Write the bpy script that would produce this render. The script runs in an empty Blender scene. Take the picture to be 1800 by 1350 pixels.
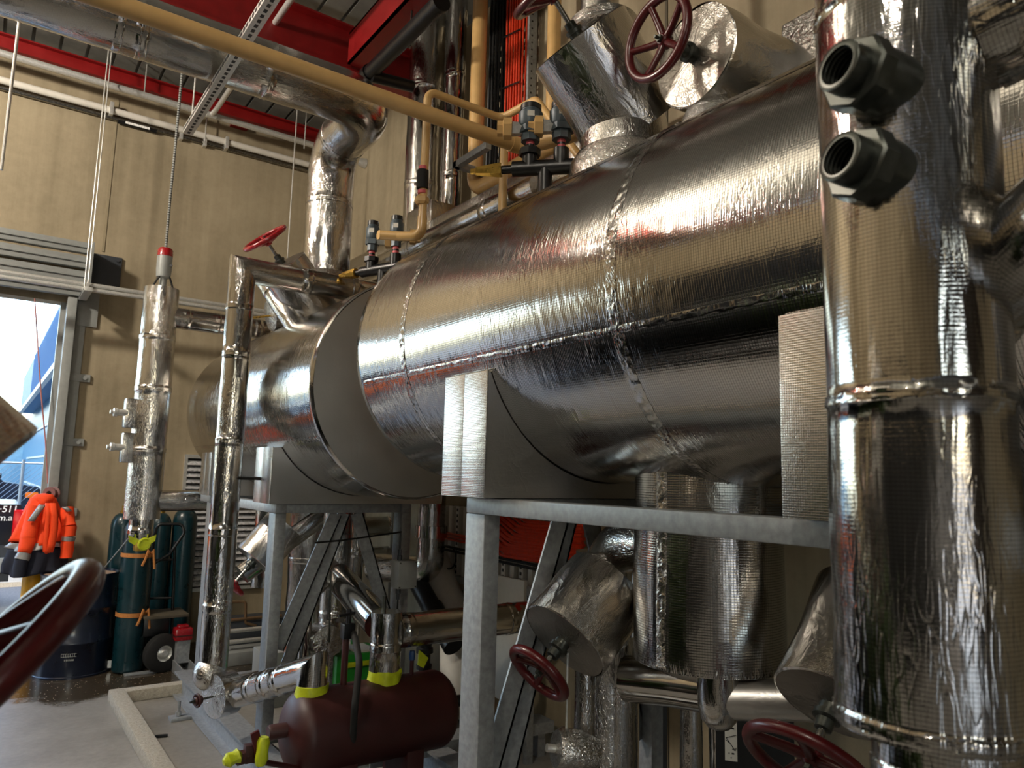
import bpy, bmesh, math, random
from math import sin, cos, pi, sqrt, radians, atan2
from mathutils import Vector, Matrix, noise
random.seed(7)
SC = bpy.context.scene
COL = SC.collection
V = Vector

# ------------------------------------------------------------------ camera model (calibrated on the room's own vanishing points)
FPX, YAW, PIT, ROL, EYE = 1284.0, radians(35.73), radians(7.317), radians(1.479), V((0, 0, 1.8))
FW = V((sin(YAW) * cos(PIT), cos(YAW) * cos(PIT), sin(PIT)))
_r0 = V((cos(YAW), -sin(YAW), 0)); _u0 = _r0.cross(FW)
RT = _r0 * cos(ROL) + _u0 * sin(ROL); UP = RT.cross(FW)

def ray(x, y): return FW * FPX + RT * (x - 900) - UP * (y - 675)
def W(x, y, X=None, Y=None, Z=None, D=None):
    """point of the place seen at photo position x, y that lies on the plane X=, Y= or Z= (or at depth D)"""
    d = ray(x, y)
    if X is not None: t = X / d.x
    elif Y is not None: t = Y / d.y
    elif Z is not None: t = (Z - EYE.z) / d.z
    else: t = D / FPX
    return EYE + d * t
def NA(x, y, dx, dy, toward):
    """unit axis that runs along the picture direction dx, dy at x, y and leans towards the viewer by `toward`"""
    l = ray(x, y).normalized()
    rr = RT - l * RT.dot(l); uu = UP - l * UP.dot(l)
    n = (rr * dx - uu * dy).normalized()
    return (n * sqrt(max(0, 1 - toward * toward)) - l * toward).normalized()

# ------------------------------------------------------------------ mesh builder
def frame(a):
    a = a.normalized()
    b = V((0, 0, 1)) if abs(a.z) < .9 else V((1, 0, 0))
    x = b.cross(a).normalized(); return x, a.cross(x).normalized()

class MB:
    def __init__(s):
        s.v = []; s.f = []; s.uv = []
    def quadgrid(s, rows, closed=True, uvs=None):
        n = len(rows[0]); base = len(s.v)
        for r in rows: s.v.extend(r)
        m = n if closed else n - 1
        for i in range(len(rows) - 1):
            for j in range(m):
                k = (j + 1) % n
                s.f.append((base + i * n + j, base + i * n + k, base + (i + 1) * n + k, base + (i + 1) * n + j))
                if uvs:
                    us, vs = uvs
                    u0, u1 = us[j], us[j + 1]
                    s.uv.append([(u0, vs[i]), (u1, vs[i]), (u1, vs[i + 1]), (u0, vs[i + 1])])
                else: s.uv.append(None)
    def poly(s, pts, uv=None):
        b = len(s.v); s.v.extend(pts); s.f.append(tuple(range(b, b + len(pts)))); s.uv.append(uv)
    def fan(s, pts, flip=False):
        p = list(reversed(pts)) if flip else list(pts)
        s.poly([V(q) for q in p])
    def sweep(s, path, r, seg=24, amp=0.0, freq=5.0, seams=(), crink=0.0016, ds=None, cap=(True, True), flat=None, sw=.02):
        """tube along a polyline; r number or list; amp = gentle dents; seams = arc positions of taped joints"""
        path = [V(p) for p in path]; n = len(path)
        rad = list(r) if isinstance(r, (list, tuple)) else [r] * n
        if ds:
            P = [path[0]]; R = [rad[0]]
            for i in range(n - 1):
                L = (path[i + 1] - path[i]).length; k = max(1, int(L / ds))
                for j in range(1, k + 1):
                    P.append(path[i].lerp(path[i + 1], j / k)); R.append(rad[i] + (rad[i + 1] - rad[i]) * j / k)
            path, rad = P, R
        # extra samples at seams
        acc = [0.0]
        for i in range(1, len(path)): acc.append(acc[-1] + (path[i] - path[i - 1]).length)
        if seams:
            w = sw
            extra = []
            for q in seams:
                for o in (-w - .002, -w, -w * .5, 0, w * .5, w, w + .002): extra.append(q + o)
            P = []; R = []; A = []; k = 0
            ex = sorted(e for e in extra if 0 < e < acc[-1])
            for i in range(len(path)):
                if i:
                    while k < len(ex) and ex[k] < acc[i]:
                        t = (ex[k] - acc[i - 1]) / max(1e-9, acc[i] - acc[i - 1])
                        P.append(path[i - 1].lerp(path[i], t)); R.append(rad[i - 1] + (rad[i] - rad[i - 1]) * t); A.append(ex[k]); k += 1
                P.append(path[i]); R.append(rad[i]); A.append(acc[i])
            path, rad, acc = P, R, A
        n = len(path); rows = []
        t = (path[1] - path[0]).normalized(); x, y = frame(t)
        for i in range(n):
            if i == 0: tt = path[1] - path[0]
            elif i == n - 1: tt = path[-1] - path[-2]
            else:
                a_, b_ = (path[i] - path[i - 1]), (path[i + 1] - path[i])
                tt = (a_.normalized() if a_.length > 1e-9 else V()) + (b_.normalized() if b_.length > 1e-9 else V())
            if tt.length < 1e-9: tt = t
            tt = tt.normalized(); bend = None
            if 0 < i < n - 1:
                an = (path[i] - path[i - 1]).normalized(); ch = max(.45, an.dot(tt)); bv = an - tt * an.dot(tt)
                if bv.length > .02: bend = (bv.normalized(), 1 / ch - 1)
            q = t.rotation_difference(tt); x = q @ x; y = q @ y; t = tt
            row = []
            inseam = any(abs(acc[i] - z) <= sw + 1e-4 for z in seams)
            for j in range(seg):
                a = 2 * pi * j / seg; d = x * cos(a) + y * sin(a); rr = rad[i]
                if amp:
                    p0 = path[i] + d * rr
                    rr += amp * noise.noise(p0 * freq)
                if inseam: rr += .0015 + crink * random.uniform(-.6, 1.2)
                off = d * rr
                if bend: off += bend[0] * (off.dot(bend[0]) * bend[1])
                row.append(path[i] + off)
            rows.append(row)
        rm = max(rad)
        s.quadgrid(rows, True, ([2 * pi * rm * j / seg for j in range(seg + 1)], acc))
        if cap[0]: s.fan(rows[0], True)
        if cap[1]: s.fan(rows[-1])
    def lathe(s, prof, o, ax, seg=32, amp=0, freq=3, cap=True):
        """profile [(along, radius)] turned about the axis ax through o"""
        o = V(o); ax = V(ax).normalized(); x, y = frame(ax); rows = []; vs = [0]
        for i, (h, r) in enumerate(prof):
            row = []
            for j in range(seg):
                a = 2 * pi * j / seg; d = x * cos(a) + y * sin(a); rr = r
                if amp and r > .01: rr += amp * noise.noise((o + ax * h + d * r) * freq)
                row.append(o + ax * h + d * rr)
            rows.append(row)
            if i: vs.append(vs[-1] + sqrt((h - prof[i - 1][0]) ** 2 + (r - prof[i - 1][1]) ** 2))
        rm = max(p[1] for p in prof)
        s.quadgrid(rows, True, ([2 * pi * rm * j / seg for j in range(seg + 1)], vs))
        if cap:
            if prof[0][1] > 1e-4: s.fan(rows[0], True)
            if prof[-1][1] > 1e-4: s.fan(rows[-1])
    def cyl(s, p0, p1, r, seg=20, r1=None):
        p0, p1 = V(p0), V(p1); L = (p1 - p0).length
        s.lathe([(0, r), (L, r if r1 is None else r1)], p0, p1 - p0, seg)
    def torus(s, c, n, R, r, S=48, q=14, fl=1.0):
        c = V(c); n = V(n).normalized(); x, y = frame(n); rows = []
        for i in range(S + 1):
            a = 2 * pi * i / S; d = x * cos(a) + y * sin(a)
            rows.append([c + d * (R + r * cos(2 * pi * j / q)) + n * (r * fl * sin(2 * pi * j / q)) for j in range(q)])
        s.quadgrid(rows, True)
    def prism(s, pts, ext):
        """closed polygon (list of points) pushed along ext"""
        pts = [V(p) for p in pts]; ext = V(ext); q = [p + ext for p in pts]; n = len(pts)
        nrm = V()
        for i in range(n): nrm += pts[i].cross(pts[(i + 1) % n])
        if nrm.dot(ext) > 0: pts, q = q, pts
        s.poly(pts); s.poly(list(reversed(q)))
        for i in range(n):
            j = (i + 1) % n; s.poly([pts[j], pts[i], q[i], q[j]])
    def box(s, lo, hi, M=None, bev=0.0):
        lo, hi = V(lo), V(hi)
        if bev <= 0:
            c = [V((x, y, z)) for x in (lo.x, hi.x) for y in (lo.y, hi.y) for z in (lo.z, hi.z)]
            if M is not None: c = [M @ p for p in c]
            for f in ((0, 1, 3, 2), (4, 6, 7, 5), (0, 4, 5, 1), (2, 3, 7, 6), (0, 2, 6, 4), (1, 5, 7, 3)): s.poly([c[i] for i in f])
        else:
            bm = bmesh.new(); bmesh.ops.create_cube(bm, size=1)
            for v in bm.verts: v.co = V((lo[i] + (v.co[i] + .5) * (hi[i] - lo[i]) for i in range(3)))
            bmesh.ops.bevel(bm, geom=list(bm.edges), offset=bev, segments=2, affect='EDGES', profile=.6)
            for f in bm.faces: s.poly([(M @ v.co) if M is not None else v.co.copy() for v in f.verts])
            bm.free()
    def bar(s, p0, p1, w, h, up=(0, 0, 1), bev=0.0):
        """rectangular bar from p0 to p1: w sideways, h along up"""
        p0, p1 = V(p0), V(p1); a = (p1 - p0); L = a.length; a.normalize(); up = V(up)
        x = a.cross(up).normalized(); z = x.cross(a).normalized()
        M = Matrix(((x.x, a.x, z.x, p0.x), (x.y, a.y, z.y, p0.y), (x.z, a.z, z.z, p0.z), (0, 0, 0, 1)))
        s.box((-w / 2, 0, -h / 2), (w / 2, L, h / 2), M, bev)
    def ball(s, c, r, sx=1, sy=1, sz=1, seg=16):
        c = V(c); rows = []
        for i in range(seg // 2 + 1):
            t = pi * i / (seg // 2)
            rows.append([c + V((r * sx * sin(t) * cos(2 * pi * j / seg), r * sy * sin(t) * sin(2 * pi * j / seg), r * sz * cos(t))) for j in range(seg)])
        s.quadgrid(rows, True)
    def build(s, name, mat, parent=None, sharp=38, smooth=True):
        me = bpy.data.meshes.new(name)
        me.from_pydata([tuple(p) for p in s.v], [], s.f)
        uvl = me.uv_layers.new(name='UVMap'); k = 0
        for pi_, p in enumerate(me.polygons):
            uv = s.uv[pi_]
            if uv is None:
                n = p.normal; ax = max(range(3), key=lambda i: abs(n[i])); a, b = [(1, 2), (0, 2), (0, 1)][ax]
                uv = [(me.vertices[i].co[a], me.vertices[i].co[b]) for i in p.vertices]
            for q in uv:
                uvl.data[k].uv = q; k += 1
        bm = bmesh.new(); bm.from_mesh(me)
        bmesh.ops.remove_doubles(bm, verts=bm.verts, dist=1e-5)
        bmesh.ops.recalc_face_normals(bm, faces=bm.faces); bm.to_mesh(me); bm.free()
        if smooth:
            me.polygons.foreach_set('use_smooth', [True] * len(me.polygons)); me.set_sharp_from_angle(angle=radians(sharp))
        me.materials.append(mat); me.update()
        o = bpy.data.objects.new(name, me); COL.objects.link(o)
        if parent is not None:
            o.parent = parent; o.matrix_parent_inverse = world_of(parent).inverted()
        return o

def world_of(o):
    m = o.matrix_basis.copy()
    if o.parent is not None: m = world_of(o.parent) @ o.matrix_parent_inverse @ m
    return m
def tag(o, label, cat, group=None, kind=None):
    o['label'] = label; o['category'] = cat
    if group: o['group'] = group
    if kind: o['kind'] = kind
    return o
def thing(name, loc, label, cat, group=None):
    o = bpy.data.objects.new(name, None); COL.objects.link(o); o.location = V(loc); o.empty_display_size = .05
    return tag(o, label, cat, group)
def struct(name, mb, mat, **k):
    o = mb.build(name, mat, **k); o['kind'] = 'structure'; return o
def copy_tree(o, parent=None, M=None):
    c = o.copy(); COL.objects.link(c)
    if parent is not None: c.parent = parent; c.matrix_parent_inverse = o.matrix_parent_inverse.copy()
    if M is not None: c.matrix_basis = M @ o.matrix_basis
    for ch in [x for x in bpy.data.objects if x.parent == o]: copy_tree(ch, c)
    return c
def fillet(pts, rad, n=8):
    """round the inner corners of a polyline"""
    pts = [V(p) for p in pts]; out = [pts[0]]
    for i in range(1, len(pts) - 1):
        a, b, c = pts[i - 1], pts[i], pts[i + 1]; u = (a - b).normalized(); w = (c - b).normalized()
        ang = u.angle(w)
        if ang > 3.1 or ang < .05: out.append(b); continue
        d = min(rad / math.tan(ang / 2), (a - b).length * .49, (c - b).length * .49)
        r = d * math.tan(ang / 2); bis = (u + w).normalized(); cen = b + bis * (r / sin(ang / 2))
        s0 = b + u * d - cen; s1 = b + w * d - cen; tot = s0.angle(s1); axis = s0.cross(s1).normalized()
        for k in range(n + 1): out.append(cen + Matrix.Rotation(tot * k / n, 3, axis) @ s0)
    out.append(pts[-1]); return out
def arclen(pts): return sum((V(pts[i + 1]) - V(pts[i])).length for i in range(len(pts) - 1))

# ------------------------------------------------------------------ materials
def lin(c):
    if isinstance(c, str):
        c = [int(c[i:i + 2], 16) / 255 for i in (0, 2, 4)]
    return tuple(x / 12.92 if x <= .04045 else ((x + .055) / 1.055) ** 2.4 for x in c) + (1,)
class NT:
    def __init__(s, name):
        s.m = bpy.data.materials.new(name); s.m.use_nodes = True; s.t = s.m.node_tree; s.b = s.t.nodes['Principled BSDF']
    def n(s, typ, **k):
        nd = s.t.nodes.new(typ)
        for a, b in k.items():
            if a.startswith('_'): nd.inputs[a[1:].replace('_', ' ')].default_value = b
            else: setattr(nd, a, b)
        return nd
    def l(s, a, b): s.t.links.new(a, b)
    def math(s, op, a, b=None, c=None):
        m = s.n('ShaderNodeMath', operation=op)
        for i, q in enumerate((a, b, c)):
            if q is None: continue
            if hasattr(q, 'links'): s.l(q, m.inputs[i])
            else: m.inputs[i].default_value = q
        return m.outputs[0]
    def ramp(s, f, stops):
        r = s.n('ShaderNodeValToRGB'); e = r.color_ramp.elements
        while len(e) < len(stops): e.new(.5)
        for i, (p, c) in enumerate(stops):
            e[i].position = p; e[i].color = c if len(c) == 4 else tuple(c) + (1,)
        s.l(f, r.inputs[0]); return r.outputs[0]
    def noise(s, vec, scale, detail=4, rough=.55, dist=0):
        q = s.n('ShaderNodeTexNoise'); q.inputs['Scale'].default_value = scale; q.inputs['Detail'].default_value = detail
        q.inputs['Roughness'].default_value = rough; q.inputs['Distortion'].default_value = dist
        if vec is not None: s.l(vec, q.inputs['Vector'])
        return q.outputs['Fac']
    def set(s, **k):
        for a, b in k.items(): s.b.inputs[a.replace('_', ' ')].default_value = b
        return s
def plain(name, col, rough=.5, metal=0, var=.12, scale=18, bump=.0, spec=.5, coat=0):
    t = NT(name); c = lin(col); t.set(Roughness=rough, Metallic=metal); t.b.inputs['Specular IOR Level'].default_value = spec
    if coat: t.b.inputs['Coat Weight'].default_value = coat; t.b.inputs['Coat Roughness'].default_value = .12
    tc = t.n('ShaderNodeTexCoord').outputs['Object']; f = t.noise(tc, scale, 5)
    lo = tuple(x * (1 - var) for x in c[:3]); hi = tuple(min(1, x * (1 + var)) for x in c[:3])
    t.l(t.ramp(f, [(.3, lo), (.7, hi)]), t.b.inputs['Base Color'])
    t.l(t.math('MULTIPLY_ADD', f, .25, rough - .12), t.b.inputs['Roughness'])
    if bump:
        b = t.n('ShaderNodeBump', _Strength=.6, _Distance=bump); t.l(t.noise(tc, scale * 6, 6), b.inputs['Height']); t.l(b.outputs[0], t.b.inputs['Normal'])
    return t.m
def foil(name, grid=.005, gstr=.35, wr=.5, rough=.2, col=(.60, .585, .56), wscale=9, stretch=(1, 1), fine=.3, lines=.0, brush=.0):
    t = NT(name); t.set(Metallic=1.0)
    uv = t.n('ShaderNodeUVMap'); uv.uv_map = 'UVMap'
    sep = t.n('ShaderNodeSeparateXYZ'); t.l(uv.outputs[0], sep.inputs[0]); u, v = sep.outputs[0], sep.outputs[1]
    tc = t.n('ShaderNodeTexCoord').outputs['Object']
    def line(q):
        w = t.math('SINE', t.math('MULTIPLY', q, pi / grid)); return t.math('POWER', t.math('ABSOLUTE', w), 14.0)
    g = t.math('ADD', t.math('MULTIPLY', line(u), .45), line(v))
    mp = t.n('ShaderNodeMapping'); t.l(uv.outputs[0], mp.inputs[0]); mp.inputs['Scale'].default_value = (stretch[0], stretch[1], 1)
    w1 = t.noise(mp.outputs[0], wscale, 3, .5, .6)
    w1 = t.math('ABSOLUTE', t.math('SUBTRACT', w1, .5))
    vo = t.n('ShaderNodeTexVoronoi', feature='DISTANCE_TO_EDGE'); vo.inputs['Scale'].default_value = wscale * 5
    nd = t.n('ShaderNodeTexNoise'); nd.inputs['Scale'].default_value = wscale * 2.5; nd.inputs['Detail'].default_value = 1; t.l(mp.outputs[0], nd.inputs['Vector'])
    va = t.n('ShaderNodeVectorMath', operation='MULTIPLY_ADD'); t.l(nd.outputs['Color'], va.inputs[0]); va.inputs[1].default_value = (.7 / wscale,) * 3; t.l(mp.outputs[0], va.inputs[2]); t.l(va.outputs[0], vo.inputs['Vector'])
    cr = t.math('MINIMUM', vo.outputs['Distance'], .12)
    big = t.noise(tc, 3.5, 2)
    f2 = t.noise(tc, 60, 5, .7)
    mask = t.ramp(t.noise(tc, 2.3, 3), [(.42, (0, 0, 0)), (.62, (1, 1, 1))])
    h = t.math('MULTIPLY', g, gstr * .00045)
    h = t.math('ADD', h, t.math('MULTIPLY', w1, wr * -.010))
    h = t.math('ADD', h, t.math('MULTIPLY', t.math('MULTIPLY', cr, mask), wr * .007))
    h = t.math('ADD', h, t.math('MULTIPLY', f2, fine * .0010))
    if brush:
        m2 = t.n('ShaderNodeMapping'); t.l(uv.outputs[0], m2.inputs[0]); m2.inputs['Scale'].default_value = (4, 130, 1)
        h = t.math('ADD', h, t.math('MULTIPLY', t.noise(m2.outputs[0], 1, 3, .6), brush * .00025))
    b = t.n('ShaderNodeBump', _Strength=1.0, _Distance=1.0); t.l(h, b.inputs['Height']); t.l(b.outputs[0], t.b.inputs['Normal'])
    c = col; cc = t.ramp(big, [(.3, tuple(x * .88 for x in c)), (.7, c)])
    if lines:
        mx = t.n('ShaderNodeMix', data_type='RGBA'); t.l(t.math('MULTIPLY', t.math('MINIMUM', g, 1.0), lines), mx.inputs['Factor']); t.l(cc, mx.inputs['A']); mx.inputs['B'].default_value = (c[0] * .3, c[1] * .3, c[2] * .3, 1); cc = mx.outputs['Result']
    t.l(cc, t.b.inputs['Base Color'])
    t.l(t.math('MULTIPLY_ADD', big, .16, rough - .08), t.b.inputs['Roughness'])
    return t.m

M = {}
M['foil'] = foil('foil_scrim', grid=.0075, gstr=.22, wr=.30, rough=.09, wscale=6, stretch=(.4, 1.5), lines=.75, brush=.45, fine=.12)
M['pipe_foil'] = foil('foil_pipe', gstr=.05, wr=.42, rough=.10, wscale=16, stretch=(1.4, .35), fine=.3, lines=.3)
M['crinkle'] = foil('foil_crinkled', gstr=.1, wr=.9, rough=.17, wscale=26, fine=1.2)
M['scrim'] = foil('foil_scrim_flat', grid=.0055, gstr=.5, wr=.15, rough=.25, lines=.6, wscale=10, fine=.3, col=(.78, .76, .73))
M['dull_foil'] = foil('foil_dull', gstr=.1, wr=.25, rough=.36, wscale=5, fine=.3, col=(.66, .65, .63))
M['foil_col'] = foil('foil_column', gstr=.06, wr=.6, rough=.17, wscale=14, stretch=(1.5, .4), fine=.4, lines=.2, col=(.78, .77, .75))
M['slat'] = plain('louvre_slat', 'dcdde0', .28, .35, .05, 20)
M['tin'] = foil('sheet_cladding', gstr=0, wr=.06, rough=.12, wscale=4, fine=.05)
M['galv'] = plain('galvanised_steel', '9a9ea1', .5, .55, .2, 40, .0004)
M['galv_bright'] = plain('zinc_plated', 'd6d6d2', .35, .6, .12, 60)
M['steel'] = plain('machined_steel', '8e8c86', .25, 1, .15, 50)
M['dark_steel'] = plain('dark_steel', '4c4f4b', .32, .8, .25, 50)
M['black'] = plain('black_paint', '0c0d0f', .35, 0, .3, 30)
M['black_plastic'] = plain('black_plastic', '15171a', .38, 0, .2, 40)
M['rubber'] = plain('rubber', '131313', .75, 0, .25, 60, .001)
M['red'] = plain('handwheel_red', '4a050a', .33, 0, .15, 25, coat=.2)
M['red_bright'] = plain('gloss_red', '960f1a', .25, 0, .1, 25, coat=.5)
M['beam_red'] = plain('structural_red', '7c0d0e', .42, 0, .14, 9)
M['maroon'] = plain('primer_maroon', '330c0b', .5, 0, .2, 14)
M['yellow'] = plain('gas_pipe_yellow', 'd2ab70', .32, 0, .08, 12, coat=.25)
M['brass'] = plain('brass', 'cda650', .3, .85, .15, 60)
M['tape'] = plain('lime_tape', 'b7c41a', .45, 0, .15, 30, .002)
M['valve_grey'] = plain('valve_grey', '4a565e', .42, .2, .14, 40)
M['pink_ring'] = plain('pink_band', 'd4626a', .5, 0, .1, 40)
M['orange_cable'] = plain('orange_cable', 'd2380f', .45, 0, .15, 40)
M['grey_paint'] = plain('grey_paint', '8f9290', .4, .1, .08, 20)
M['dark_grey'] = plain('dark_grey_paint', '3c4046', .45, .2, .12, 20)
M['white_paint'] = plain('white_paint', 'd8d4cb', .45, 0, .06, 20)
M['navy'] = plain('navy_paint', '10182a', .3, 0, .2, 12, coat=.4)
M['teal'] = plain('cylinder_teal', '0b2e36', .3, 0, .16, 16, coat=.3)
M['green'] = plain('green_plastic', '1f8a2a', .4, 0, .15, 20)
M['tool_yellow'] = plain('tool_yellow', 'e0960c', .4, 0, .12, 20)
M['bollard'] = plain('bollard_yellow', 'd79a12', .45, 0, .12, 14)
M['hivis'] = plain('hivis_orange', 'ff4a10', .75, 0, .08, 60, .002)
M['navy_cloth'] = plain('navy_cloth', '1a1e2e', .85, 0, .2, 60, .002)
M['reflective'] = plain('reflective_tape', '9c9c9c', .4, .3, .08, 60)
M['strap'] = plain('strap_tan', 'b5763c', .75, 0, .15, 80)
M['blue_clad'] = plain('blue_cladding', '3a6a98', .5, .1, .06, 6)
M['wrap'] = plain('wrap_pale_blue', '527d98', .35, 0, .14, 5)
M['glass_dark'] = plain('dark_glass', '18222e', .08, 0, .1, 5)
M['amber'] = plain('amber_lens', 'ff7a1a', .2, 0, .05, 30)
M['tail_red'] = plain('tail_lens', 'd0121c', .18, 0, .08, 30)
M['ute_blue'] = plain('vehicle_navy', '0d1422', .22, .2, .08, 8, coat=.8)
M['white_text'] = plain('white_lettering', 'f2f2f0', .5, 0, .02, 8)
M['label_white'] = plain('label_white', 'd9d6cc', .5, 0, .04, 20)
M['fence'] = plain('fence_wire', 'a8b2ba', .4, .8, .1, 40)
M['spec_wood'] = plain('worn_board', '4a4336', .8, 0, .3, 12)

def concrete_wall():
    t = NT('precast_concrete'); tc = t.n('ShaderNodeTexCoord').outputs['Object']
    a = t.noise(tc, .9, 6, .6); b = t.noise(tc, 14, 6, .65)
    mp = t.n('ShaderNodeMapping'); t.l(tc, mp.inputs[0]); mp.inputs['Scale'].default_value = (5, 5, .25)
    st = t.noise(mp.outputs[0], 1.6, 5, .6)
    mix = t.math('ADD', t.math('MULTIPLY', a, .5), t.math('ADD', t.math('MULTIPLY', b, .16), t.math('MULTIPLY', st, .34)))
    t.l(t.ramp(mix, [(.34, lin('7b7059')), (.52, lin('988b72')), (.66, lin('a89b81'))]), t.b.inputs['Base Color'])
    vo = t.n('ShaderNodeTexVoronoi'); vo.inputs['Scale'].default_value = 11; t.l(tc, vo.inputs['Vector'])
    hole = t.math('LESS_THAN', vo.outputs['Distance'], .07)
    bp = t.n('ShaderNodeBump', _Strength=.5, _Distance=.004); t.l(t.math('SUBTRACT', b, t.math('MULTIPLY', hole, .5)), bp.inputs['Height']); t.l(bp.outputs[0], t.b.inputs['Normal'])
    t.set(Roughness=.8); return t.m
def concrete_floor():
    t = NT('floor_concrete'); tc = t.n('ShaderNodeTexCoord').outputs['Object']
    a = t.noise(tc, 1.1, 6, .65); b = t.noise(tc, 22, 6, .7)
    mix = t.math('ADD', t.math('MULTIPLY', a, .7), t.math('MULTIPLY', b, .3))
    col = t.ramp(mix, [(.33, lin('6a6762')), (.5, lin('83807a')), (.68, lin('9a9691'))])
    # the wet, dirty patch by the drum and the gas bottles
    sp = t.n('ShaderNodeSeparateXYZ'); t.l(tc, sp.inputs[0])
    dx = t.math('DIVIDE', t.math('SUBTRACT', sp.outputs[0], 1.35), 1.45); dy = t.math('DIVIDE', t.math('SUBTRACT', sp.outputs[1], 7.6), .98)
    dd = t.math('ADD', t.math('MULTIPLY', dx, dx), t.math('MULTIPLY', dy, dy))
    wet = t.math('ADD', dd, t.math('MULTIPLY_ADD', t.noise(tc, 2.2, 6, .7), 1.6, -.8))
    wm = t.ramp(wet, [(.75, (1, 1, 1)), (1.05, (0, 0, 0))])
    mx = t.n('ShaderNodeMix', data_type='RGBA'); t.l(wm, mx.inputs['Factor']); t.l(col, mx.inputs['A']); mx.inputs['B'].default_value = lin('3d352a')
    vo = t.n('ShaderNodeTexVoronoi'); vo.inputs['Scale'].default_value = 30; t.l(tc, vo.inputs['Vector'])
    spk = t.math('MULTIPLY', t.math('LESS_THAN', vo.outputs['Distance'], .13), wm)
    m2 = t.n('ShaderNodeMix', data_type='RGBA'); t.l(spk, m2.inputs['Factor']); t.l(mx.outputs['Result'], m2.inputs['A']); m2.inputs['B'].default_value = lin('b9b2a6')
    t.l(m2.outputs['Result'], t.b.inputs['Base Color'])
    t.l(t.math('ADD', t.math('MULTIPLY', wm, -.34), t.math('MULTIPLY_ADD', a, .3, .3)), t.b.inputs['Roughness'])
    bp = t.n('ShaderNodeBump', _Strength=.25, _Distance=.003); t.l(b, bp.inputs['Height']); t.l(bp.outputs[0], t.b.inputs['Normal'])
    return t.m
def kerb_mat():
    t = NT('kerb_concrete'); tc = t.n('ShaderNodeTexCoord').outputs['Object']
    b = t.noise(tc, 55, 8, .75); t.l(t.ramp(b, [(.3, lin('8f887a')), (.65, lin('bcb5a5'))]), t.b.inputs['Base Color'])
    bp = t.n('ShaderNodeBump', _Strength=.9, _Distance=.012); t.l(b, bp.inputs['Height']); t.l(bp.outputs[0], t.b.inputs['Normal']); t.set(Roughness=.9); return t.m
def bitumen():
    t = NT('road'); tc = t.n('ShaderNodeTexCoord').outputs['Object']; b = t.noise(tc, 40, 6, .7)
    t.l(t.ramp(b, [(.3, lin('4a4d51')), (.7, lin('6f7274'))]), t.b.inputs['Base Color']); t.set(Roughness=.85); return t.m
def deck():
    t = NT('roof_deck_zinc'); tc = t.n('ShaderNodeTexCoord').outputs['Object']; b = t.noise(tc, 3, 5, .6)
    t.l(t.ramp(b, [(.3, lin('7c7d78')), (.7, lin('9fa09a'))]), t.b.inputs['Base Color']); t.set(Roughness=.5, Metallic=.35); return t.m
M['wall_dim'] = plain('low_bounce_wall', '453c33', .7, 0, .12, 3)  # unseen back wall, coloured dark to cut bounce light
M['wall'] = concrete_wall(); M['floor'] = concrete_floor(); M['kerb'] = kerb_mat(); M['road'] = bitumen(); M['deck'] = deck()
# ------------------------------------------------------------------ the room
XW, YW, ZC = 3.3, 8.4, 5.97        # side wall, door wall, roof deck
XL, YB = -6.5, -12.0
DX0, DX1, DZ = -3.9, .575, 3.42    # roller door opening
def quadwall(pts, th): 
    m = MB(); m.prism(pts, th); return m
m = MB(); m.box((XL, YB, -.15), (XW + .2, YW + .25, 0)); struct('floor', m, M['floor'])
m = MB(); m.box((DX1, YW, 0), (XW + .2, YW + .2, ZC)); m.box((DX0, YW, DZ), (DX1, YW + .2, ZC)); m.box((XL, YW, 0), (DX0, YW + .2, ZC))
struct('wall_far', m, M['wall'])
m = MB(); m.box((XW, YB, 0), (XW + .2, YW, ZC)); struct('wall_right', m, M['wall'])
m = MB()
m.box((XL - .2, YB, 0), (XL, YW + .2, ZC))
struct('wall_left', m, M['wall'])
m = MB(); m.box((XL, YB, 0), (XL + .12, YW - .3, 2.7)); m.box((XL, YB, 2.7), (XL + .16, YW - .3, 2.76)); struct('added_panel_left', m, plain('black_band_panel', '17181a', .6, 0, .2, 3))  # unseen dark panel, added so the near vessel mirrors a black band
m = MB(); m.box((XL - .2, YB - .2, 0), (-5.2, YB, ZC)); m.box((-1.2, YB - .2, 0), (XW + .2, YB, ZC)); m.box((-5.2, YB - .2, 4.2), (-1.2, YB, ZC)); struct('wall_back', m, M['wall_dim'])
m = MB(); m.box((-40, -60, -.15), (40, YB - .2, -.03)); struct('ground_yard', m, M['road'])
# roof deck: flat pans with ribs that run towards the door wall
m = MB(); m.box((XL, YB, ZC + .035), (XW + .2, YW + .2, ZC + .08))
for i in range(int((XW - XL) / .23)):
    x = XL + .1 + i * .23; m.box((x, YB, ZC), (x + .2, YW + .1, ZC + .034))
struct('ceiling', m, M['deck'])
def ibeam(name, p0, p1, w, h, mat, tf=.014):
    m = MB(); p0, p1 = V(p0), V(p1); u = V((0, 0, 1))
    m.bar(p0, p1, w, tf); m.bar(p0 + u * (h - tf), p1 + u * (h - tf), w, tf); m.bar(p0 + u * (h / 2 - tf / 2), p1 + u * (h / 2 - tf / 2), .012, h - 2 * tf)
    return m
struct('beam_eaves', ibeam('b', (XL, 8.18, 5.73), (XW, 8.18, 5.73), .12, .15, 0), M['beam_red'])
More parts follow.
